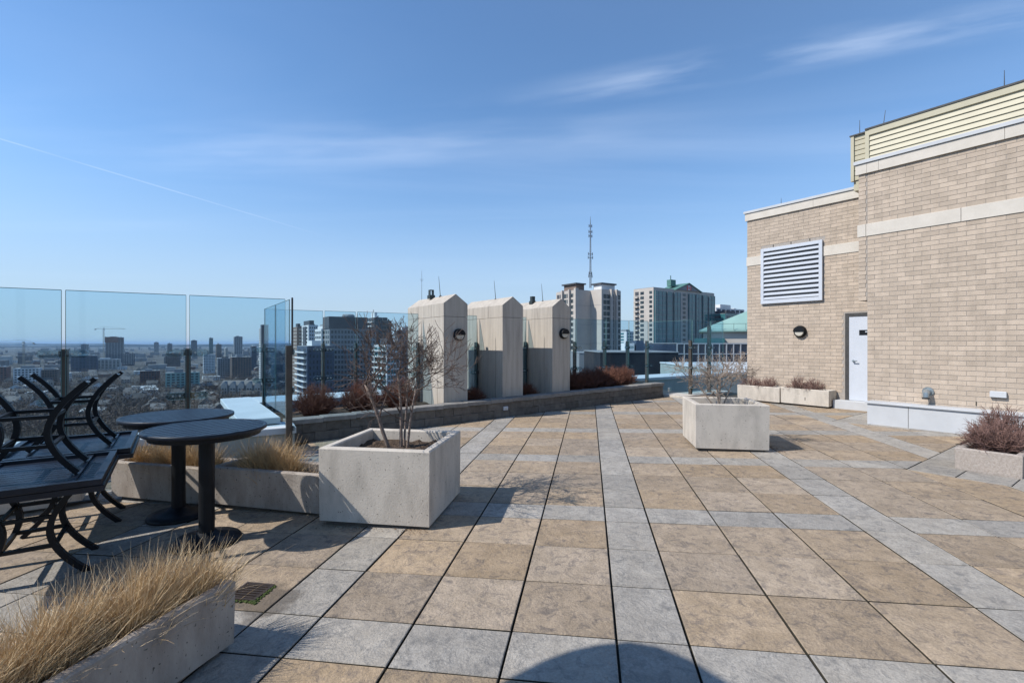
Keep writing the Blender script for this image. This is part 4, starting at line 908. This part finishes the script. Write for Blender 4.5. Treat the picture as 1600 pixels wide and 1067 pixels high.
# middle cluster left of the piers
def simple(name, label, a, ww=(3, 8), m='wallgrey', wm='pane', floors=16, fw=.6, fh=.55, faces='LR', bal=None, group=None, nl=3, nr=6):
    t, wl, wr, h = tower(name, label, *a, m, group=group); fl = 3.05; n = min(floors, int((h-2)/fl)); z0 = h-n*fl-.6
    rq = random.Random(label); mb = MB(); mb.box(wr*.25, wr*rq.uniform(.5, .75), wl*.2, wl*rq.uniform(.5, .8), h, h+rq.uniform(2, 4)); mb.box(wr*.8, wr*.88, wl*.3, wl*.5, h, h+1.4); mb.build('roof_plant', M[rq.choice(('wallgrey', 'wallwhite', 'walldark'))], t)
    if 'L' in faces: grid(t, 'L', .6, wl-.6, z0, h-.6, nl, n, fw, fh, wm)
    if 'R' in faces: grid(t, 'R', .6, wr-.6, z0, h-.6, nr, n, fw, fh, wm)
    if bal: slabs(t, bal[0], (wl if bal[0] == 'L' else wr)*bal[1], (wl if bal[0] == 'L' else wr)*bal[2], z0, fl, n, 1.5, bal[3])
    return t, wl, wr, h
simple('apartment_tower', 'slim brown slab tower at the left of the middle cluster', (455, 464, 468, 511, 420), m='wallbrown', wm='wallcream', nl=4, nr=1, fw=.6, fh=.35)
t, wl, wr, h = simple('apartment_tower', 'white and dark tower with slate penthouse behind the blue tower', (466, 482, 497, 508, 400), m='wallwhite', nl=2, nr=4, fw=.5)
mb = MB(); mb.box(1, wr*.6, 1, wl*.9, h, h+4); mb.build('penthouse', M['walldark'], t); mb = MB(); mb.box(-.6, .1, wl*.3, wl*.72, h-60, h-1); mb.build('dark_bay', M['walldark'], t)
simple('apartment_tower', 'navy panelled tower with white stacked balconies on its left side', (464, 480, 522, 541, 250), m='wallblue', nl=2, nr=7, bal=('L', .05, .95, 'wallwhite'), fw=.45)
t, wl, wr, h = simple('apartment_tower', 'white stepped tower behind the navy tower', (492, 502, 524, 514, 300), m='wallwhite', nl=3, nr=5, fw=.7)
mb = MB(); mb.box(1, wr*.8, 1, wl*.8, h, h+1.8); mb.build('penthouse', M['wallwhite'], t)
t, wl, wr, h = simple('office_tower', 'broad grey tower with big dark windowless top storey', (505, 515, 588, 513, 290), m='wallgrey', nl=3, nr=14, fw=.62, floors=22)
mb = MB(); mb.box(-.5, wr*.80, -.5, wl*.9, h, h+7.2); mb.build('dark_top', M['walldark'], t); mb = MB(); mb.lathe([(4, 0), (4, 1.2), (3, 2)], 10, (wr*.45, wl*.4, h+7.2)); mb.build('roof_tank', M['wallgrey'], t)
simple('apartment_tower', 'tower with white banded balconies behind the bare tree', (571, 585, 594, 496, 350), m='walldark', nl=2, nr=2, bal=('L', .05, .95, 'wallwhite'))
simple('apartment_tower', 'brown tower beside the white banded one', (590, 595, 612, 501, 362), m='wallbrown', nl=2, nr=4)
simple('apartment_tower', 'lower tower with pale green-white balconies behind the bare tree', (584, 604, 625, 539, 255), m='wallwhite', wm='curtain', nl=3, nr=4, bal=('L', .05, .95, 'wallwhite'), fw=.8, fh=.7)
simple('apartment_tower', 'grey tower just left of the first concrete pier', (616, 622, 650, 516, 330), m='wallgrey', nl=2, nr=6)
t, wl, wr, h = simple('apartment_tower', 'tall narrow white gridded tower beyond the glass return', (399, 409, 414, 512, 640), m='wallwhite', wm='walldark', nl=4, nr=1, fw=.6, fh=.6, floors=26)
mb = MB(); mb.box(-.2, wr+2, -.3, wl*.4, 0, h+4); mb.build('dark_shaft', M['walldark'], t)
simple('apartment_block', 'blue-green block seen through the glass return', (418, 430, 452, 553, 520), m='wallblue', wm='curtain')
simple('apartment_tower', 'small pale tower between the mast tower and the condominium', (974, 979, 992, 518, 480), m='wallwhite', nl=1, nr=3, wm='curtain')
t, wl, wr, h = simple('office_block', 'white framed modern block right of the condominium', (1113, 1119, 1163, 481, 420), m='wallwhite', nl=1, nr=6, wm='walldark', fw=.7, fh=.75)
simple('office_block', 'blue glass block in front of the white framed block', (1129, 1133, 1166, 490, 330), m='curtain', nl=1, nr=4)
# green hipped roof hall, glass block and dark roof beyond the right fence
d = 72; hx0, hx1 = far(1092, d), far(1340, d); ez = zat(516, d)
t = thing('hipped_hall', 'hall with pale green hipped copper roof behind the brick penthouse', 'building', (hx0, d, GZ), -.38)
ww_ = hx1-hx0; mb = MB(); mb.box(.6, ww_-.6, .6, 16, 0, ez-GZ); mb.build('wall', M['wallcream'], t)
mb = MB(); e = ez-GZ; mb.add([(0, 0, e), (ww_, 0, e), (ww_, 17, e), (0, 17, e), (ww_*.5, 8.5, e+5.2), (ww_*.5+1, 8.5, e+5.2), (0, 0, e-.25), (ww_, 0, e-.25), (ww_, 17, e-.25), (0, 17, e-.25)],
    [(0, 1, 5, 4), (1, 2, 5), (2, 3, 4, 5), (3, 0, 4), (9, 8, 7, 6), (0, 6, 7, 1), (1, 7, 8, 2), (2, 8, 9, 3), (3, 9, 6, 0)]); mb.build('hipped_roof', M['green'], t)
mb = MB()
for k in range(16): mb.tube([(ww_*k/15, -.1, e), (ww_*k/15, -.1, e+.9)], .03, 4)
mb.tube([(0, -.1, e+.9), (ww_, -.1, e+.9)], .03, 4); mb.build('roof_rail', M['darkmetal'], t)
mb = MB(); mb.box(-.6, 3.5, -1.2, .5, e-3.4, e-1.2); mb.build('glass_canopy', M['curtain'], t)
def boxthing(name, label, cat, x0, x1, y0, y1, z0, z1, m, trim=None, rot=0):
    t = thing(name, label, cat, ((x0+x1)/2, (y0+y1)/2, z0), rot); hx, hy = (x1-x0)/2, (y1-y0)/2
    mb = MB(); mb.bbox(-hx, hx, -hy, hy, 0, z1-z0, .05); mb.build('wall', M[m], t)
    mb = MB(); mb.bbox(-hx-.04, hx+.04, -hy-.04, hy+.04, z1-z0, z1-z0+.08, .02); mb.build('coping', M[trim or 'wallgrey'], t); return t, hx, hy, z1-z0
d = 52; t, hx, hy, hh = boxthing('glass_block', 'dark navy curtain wall block beyond the glass gate', 'building', far(1058, d), far(1190, d), d, d+14, -30, zat(537, d), 'navy')
mb = MB()
for k in range(13): u = -hx+2*hx*k/12; mb.box(u-.05, u+.05, -hy-.08, -hy+.01, 0, hh)
for k in range(16): z = hh-1.1*k; mb.box(-hx, hx, -hy-.07, -hy+.01, z-.05, z+.05)
mb.build('mullions', M['flash'], t)
d = 40; t, hx, hy, hh = boxthing('dark_roof_block', 'low dark slate clad roof block behind the hedge', 'building', far(938, d), far(1060, d), d, d+9, -30, zat(551, d), 'slate')
mb = MB(); mb.bbox(hx*.55, hx*.75, -hy-.12, -hy+.02, hh-1.75, hh-1.35, .02); mb.build('wall_vent', M['flash'], t)
mb = MB(); mb.box(-hx*.3, -hx*.05, -hy+1, -hy+2.4, hh+.15, hh+.8); mb.build('roof_unit', M['wallwhite'], t)
mb = MB(); mb.box(0, hx*.2, -hy+1, -hy+2.4, hh+.15, hh+1.0); mb.build('roof_unit', M['wallblue'], t)
d = 60; boxthing('grey_roof_block', 'low grey roof block left of the dark slate block', 'building', far(905, d), far(985, d), d, d+9, -30, zat(552, d), 'wallgrey')
d = 26; boxthing('lower_roof', 'pale lower roof with membrane top beyond the glass gate', 'roof', far(1112, d), far(1290, d), d, d+9, -25, zat(578, d), 'parapet', 'membrane')

# left skyline
def crane(px_, d, yt, x0, x1, label):
    zt = zat(yt, d); t = thing('tower_crane', label, 'crane', (far(px_, d), d, GZ), 0, 'tower cranes'); h = zt-GZ; w_ = 1.5*d/1200+.6
    mb = MB()
    for sx_ in (-1, 1):
        for sy in (-1, 1): mb.box(sx_*w_*.5-.2, sx_*w_*.5+.2, sy*w_*.5-.2, sy*w_*.5+.2, 0, h)
    n = int(h/4)
    for k in range(n): s_ = 1 if k % 2 else -1; mb.tube([(-w_*.5*s_, -w_*.5, h*k/n), (w_*.5*s_, -w_*.5, h*(k+1)/n)], .18, 3, False)
    mb.build('mast', M['craneyel'], t); q = far(px_, d); a, b = far(x0, d)-q, far(x1, d)-q
    mb = MB(); zj = h-3.5; mb.box(a, b, -.5, .5, zj, zj+.7); mb.tube([(a, 0, zj+.7), (0, 0, h+3), (b, 0, zj+.7)], .2, 3); mb.build('jib', M['craneyel'], t)
    k = a if abs(a) < abs(b) else b; mb = MB(); mb.box(k-1.6, k+1.6, -1, 1, zj-2.5, zj); mb.build('counterweight', M['wallgrey'], t)
    mb = MB(); mb.box(-1.4, 1.4, -1.6, 1.4, zj-2.6, zj); mb.build('cab', M['wallwhite'], t)
crane(162, 1290, 512, 149, 196, 'tower crane beside the unfinished tower'); crane(37, 900, 533, -22, 53, 'tower crane at the far left')
t, wl, wr, h = simple('unfinished_tower', 'tower under construction with bare reddish concrete floors', (164, 176, 193, 527, 1300), m='wallgrey', wm='walldark', nl=4, nr=6, fw=.8, fh=.6, floors=22)
mb = MB(); mb.box(-1, wr*.72, -1, wl*.8, h-14, h+1.2); mb.build('formwork', M['wallred'], t)
for k in range(7): mb = MB(); mb.box(wr*.75+k*.02, wr+1, -1.2, -.6, h-14+2*k, h-13.6+2*k); mb.build('safety_screen', M['wallred'], t)
sk = [(240, 244, 248, 535, 2300, 'wallgrey', 'slim grey tower on the skyline right of the crane'), (261, 265, 269, 537, 2200, 'walldark', 'short dark tower on the skyline behind the bronze post'), (298, 302, 308, 532, 2000, 'wallblue', 'blue-grey tower on the skyline right of the bronze post'),
      (323, 327, 333, 528, 1700, 'curtain', 'tall pale blue tower on the skyline'), (334, 338, 346, 538, 1500, 'wallbrown', 'brown tower beside the pale blue skyline tower'), (361, 366, 379, 526, 1600, 'wallgrey', 'broad grey tower on the skyline near the glass return'),
      (126, 130, 138, 538, 2000, 'wallgrey', 'small block on the skyline left of the crane'), (390, 393, 401, 541, 1000, 'wallblue', 'teal block left of the white gridded tower'), (349, 352, 356, 544, 1400, 'wallcream', 'thin cream block on the skyline')]
for a in sk: simple('skyline_tower', a[6], a[:5], m=a[5], nl=2, nr=4, floors=30, wm='pane', group='skyline towers')
bk = [(314, 318, 336, 554, 900, 'wallwhite', 'white gridded office block among the trees'), (334, 340, 366, 560, 760, 'wallgrey', 'grey apartment block left of the brown one'), (352, 362, 393, 558, 740, 'wallbrown', 'brown apartment block near the glass return'),
      (144, 152, 188, 562, 1000, 'wallcream', 'long low office block under the unfinished tower'), (110, 120, 152, 556, 950, 'wallblue', 'teal glass block left of the unfinished tower'), (258, 262, 282, 552, 1150, 'wallbrown', 'brown slab behind the bronze post'),
      (20, 28, 62, 576, 620, 'wallwhite', 'white apartment block behind the upturned table legs'), (60, 66, 90, 578, 640, 'wallbrown', 'brown block behind the upturned table legs'), (190, 194, 210, 552, 1200, 'walldark', 'dark block right of the unfinished tower'),
      (218, 224, 250, 580, 620, 'wallred', 'three storey red brick block among the houses'), (-30, -20, 12, 574, 650, 'wallred', 'red brick block at the left edge'), (258, 268, 312, 583, 560, 'green', 'low building with pale green roof among the houses')]
for a in bk: simple('city_block', a[6], a[:5], m=a[5], nl=3, nr=7, floors=12, wm='wallcream' if a[5] == 'walldark' else 'pane', group='mid distance city blocks')
# streets, houses, trees
for k, off in enumerate((-560, -470, -380, -290)):
    c = E2*off*.9+Vector((120, 560)); mb = MB(); mb.box(-4, 4, -150, 700, .05, .1); o = mb.build('road', M['road'], kind='structure'); o.location = (c.x, c.y, GZ); o.rotation_euler = (0, 0, CA)
rr = random.Random(21); spots = []
def free(x, y, r0):
    for (a, b, q) in spots:
        if (a-x)**2+(b-y)**2 < (r0+q)**2: return False
    spots.append((x, y, r0)); return True
protos = []
def house_proto(wx, wy, hh, rh, wm, rm):
    t = thing('house', 'x', 'house', (0, 0, 0), 0, 'houses below the terrace')
    mb = MB(); mb.box(-wx, wx, -wy, wy, 0, hh); mb.add([(-wx, -wy, hh), (-wx, wy, hh), (-wx, 0, hh+rh), (wx, -wy, hh), (wx, wy, hh), (wx, 0, hh+rh)], [(0, 2, 1), (3, 4, 5)]); mb.build('wall', M[wm], t)
    mb = MB()
    for s in (-1, 1): mb.add([(-wx-.5, s*(wy+.6), hh-.35), (wx+.5, s*(wy+.6), hh-.35), (wx+.5, 0, hh+rh+.15), (-wx-.5, 0, hh+rh+.15)], [(0, 1, 2, 3) if s < 0 else (3, 2, 1, 0)])
    mb.box(wx*.4, wx*.4+.9, -.5, .5, hh+rh*.6, hh+rh+1.1); mb.build('roof', M[rm], t)
    mb = MB()
    for s in (-1, 1):
        for u in (-.6, 0, .6):
            for z in (1.2, 4.0):
                if z+1.4 < hh: mb.box(u*wx-.6, u*wx+.6, s*wy-.06, s*wy+.06, z, z+1.4); mb.box(s*wx-.06, s*wx+.06, u*wy-.5, u*wy+.5, z, z+1.4)
    mb.build('window', M['pane'], t); return t
protos = [house_proto(5.5, 4.2, 5.8, 3.4, 'housewall', 'houseroof'), house_proto(7, 4.5, 6.2, 3.0, 'wallred', 'houseroof'), house_proto(4.5, 6, 6.5, 3.8, 'wallwhite', 'houseroof'), house_proto(9, 5, 5.5, 2.6, 'wallred', 'houseroof'), house_proto(5, 5, 6, 4.2, 'housewall', 'houseroof'), house_proto(11, 7, 6.5, .35, 'wallwhite', 'flatroof')]
hlabel = ['small drab gabled house', 'red brick gabled house', 'white walled gabled house', 'long red brick house', 'steep roofed drab house', 'low pale flat roofed building']
used = set(); cnt = 0; tries = 0
while cnt < 200 and tries < 6000:
    tries += 1; py_ = 536+rr.uniform(26, 118); px_ = rr.uniform(-60, 520); d = 56.7*F/(py_-536); x = far(px_, d)
    if not free(x, d, 8.5): continue
    i = rr.choice((0, 1, 2, 3, 4, 5, 0, 4, 2)); rot = CA+rr.choice((0, math.pi/2))+rr.gauss(0, .04)
    where = ['past the left table stack', 'behind the stacked tables', 'between the two bronze posts', 'right of the second bronze post', 'seen through the glass return'][sum(px_ > q for q in (0, 104, 292, 410))]
    row = ['in the nearest streets', 'in the middle streets', 'in the far streets'][sum(d > q for q in (520, 800))]; lab = hlabel[i]+' '+row+', '+where
    if i in used: dup(protos[i], (x, d, GZ), rot, lab)
    else: protos[i].location = (x, d, GZ); protos[i].rotation_euler = (0, 0, rot); protos[i]['label'] = lab; used.add(i)
    cnt += 1
# grey gabled terrace of town houses
d = 500; t = thing('town_house_row', 'long grey gabled town house row below the white parapet', 'houses', (far(345, d), d, GZ), .06); L_ = far(408, d)-far(345, d); hz_ = zat(597, d)-GZ
mb = MB(); mb.box(0, L_, 0, 12, 0, hz_-3); mb.build('wall', M['wallgrey'], t)
mb = MB(); mb.add([(-.5, -1, hz_-3.2), (L_+.5, -1, hz_-3.2), (L_+.5, 6, hz_+1.5), (-.5, 6, hz_+1.5), (L_+.5, 13, hz_-3.2), (-.5, 13, hz_-3.2)], [(0, 1, 2, 3), (3, 2, 4, 5), (0, 3, 5), (1, 4, 2)]); mb.build('roof', M['houseroof'], t)
for k in range(5):
    u = L_*(k+.5)/5; mb = MB(); mb.add([(u-3, -1.6, 0), (u+3, -1.6, 0), (u+3, -1.6, hz_-2.6), (u, -1.6, hz_+.6), (u-3, -1.6, hz_-2.6), (u-3, 4, 0), (u+3, 4, 0), (u+3, 4, hz_-2.6), (u, 4, hz_+.6), (u-3, 4, hz_-2.6)],
        [(0, 1, 2, 3, 4), (9, 8, 7, 6, 5), (1, 6, 7, 2), (2, 7, 8, 3), (3, 8, 9, 4), (4, 9, 5, 0)]); g_ = mb.build('gable_front', M['wallgrey'], t)
    mb = MB()
    for z in (2, 5, 8.2):
        for v in (-1.4, 1.4): mb.box(u+v-.8, u+v+.8, -1.7, -1.58, z, z+1.7)
    mb.build('window', M['pane'], g_)
# low pale roofed sheds and a far mass of buildings
mb = MB(); rr = random.Random(5)
for _ in range(560):
    py_ = 536+7+abs(rr.gauss(0, 16)); px_ = rr.uniform(-150, 1000); d = 56.7*F/(py_-536)
    if d < 900 or d > 7500: continue
    x = far(px_, d); s = rr.uniform(6, 20); hh = rr.choice((6, 8, 10, 14, 22)); mb.box(-s, s, -s*.6, s*.6, 0, hh, Matrix.Translation((x, d, GZ)) @ Matrix.Rotation(CA+rr.choice((0, 1.57)), 4, 'Z'))
M['farbuild'] = mat('far_buildings', (.34, .32, .30), (.13, .12, .12), .004, .9, rand=.55, lo=.4, hi=.6)
o = mb.build('distant_city', M['farbuild'], kind='stuff'); tag(o, 'mass of distant low buildings towards the horizon', 'city')
mb = MB(); rr = random.Random(6)
for _ in range(8200):
    py_ = 536+9+140*rr.random(); px_ = rr.uniform(-150, 1010) if py_ < 590 else rr.uniform(-120, 660); d = 56.7*F/(py_-536); x = far(px_, d)+rr.uniform(-3, 3); s = rr.uniform(2.6, 5.5)*(1 if d < 1500 else 1.7); n = 34 if d < 900 else 16
    for _ in range(n):
        v = rvec(rr)*rr.random()**.4; p = Vector((x+v.x*s, d+v.y*s, GZ+s*1.25+v.z*s*1.05)); a, b = rvec(rr)*s*.26, rvec(rr)*s*.06; mb.add([p-a-b, p+a, p-a+b], [(0, 1, 2)])
    if d < 900: mb.add([(x-.25, d, GZ), (x+.25, d, GZ), (x, d, GZ+s*1.6)], [(0, 1, 2)])
o = mb.build('bare_woodland', M['fartree'], kind='stuff'); tag(o, 'mass of leafless street trees spread over the city', 'trees')
rr = random.Random(9); pt = []
for k in range(3):
    t = thing('street_tree', 'x', 'tree', (0, 0, 0), 0, 'nearer leafless street trees'); r = random.Random(70+k)
    mb = MB(); mb.tube([(0, 0, 0), (.1, .1, 3), (0, .2, 6)], [.3, .22, .15], 6); mb.build('trunk', M['bark'], t); cb = MB()
    for z in (3, 4, 5, 6, 6, 6): th = r.uniform(0, 6.28); grow(cb, r, Vector((0, .1, z)), Vector((math.cos(th)*.7, math.sin(th)*.7, 1)), 4.0, .11, 0, 3, .15, .06, 3, .7, (3, 4), 3)
    cb.build('crown', M['fartree'], t); pt.append(t)
first = set()
for k in range(64):
    py_ = rr.uniform(604, 676); px_ = rr.uniform(-40, 500); d = 56.7*F/(py_-536); i = k % 3; loc = (far(px_, d), d, GZ); l = 'leafless street tree below the terrace, '+['past the left table stack', 'behind the stacked tables', 'between the two bronze posts', 'right of the second bronze post', 'seen through the glass return'][sum(px_ > q for q in (0, 104, 292, 410))]+['', ', in the nearest street'][d < 380]
    if i in first: dup(pt[i], loc, rr.uniform(0, 6), l, scale=rr.uniform(.8, 1.25))
    else: pt[i].location = loc; pt[i]['label'] = l; first.add(i)
for px_, py_, l in ((270, 628, 'dark conifer left of the bronze post'), (284, 632, 'dark conifer just beside the bronze post'), (236, 560, 'small dark conifer in the middle distance')):
    d = 56.7*F/(py_+12-536); t = thing('conifer', l, 'tree', (far(px_, d), d, GZ), 0, 'conifers'); mb = MB(); mb.tube([(0, 0, 0), (0, 0, 9)], [.3, .1], 6); mb.build('trunk', M['bark'], t); mb = MB(); r = random.Random(px_)
    for _ in range(900):
        z = r.uniform(1, 11); q = (11.3-z)*.28*r.uniform(.5, 1); th = r.uniform(0, 6.28); p = Vector((math.cos(th)*q, math.sin(th)*q, z)); a, b = rvec(r)*.45, rvec(r)*.25; mb.add([p-a, p+b, p+a-Vector((0, 0, .3))], [(0, 1, 2)])
    mb.build('crown', M['conifer'], t)
# haze: one even volume round everything
mb = MB(); mb.box(-46000, 46000, -3500, 46000, GZ-3, 70); hz = mb.build('haze', None, kind='stuff')
m = bpy.data.materials.new('haze'); m.use_nodes = True; nt2 = m.node_tree; nt2.nodes.clear(); oo = nt2.nodes.new('ShaderNodeOutputMaterial'); pv = nt2.nodes.new('ShaderNodeVolumePrincipled')
pv.inputs['Color'].default_value = (.62, .78, 1, 1); pv.inputs['Density'].default_value = .5e-4; pv.inputs['Anisotropy'].default_value = .1
nt2.links.new(pv.outputs[0], oo.inputs['Volume']); hz.data.materials.append(m); tag(hz, 'thin blue haze over the whole city', 'haze')
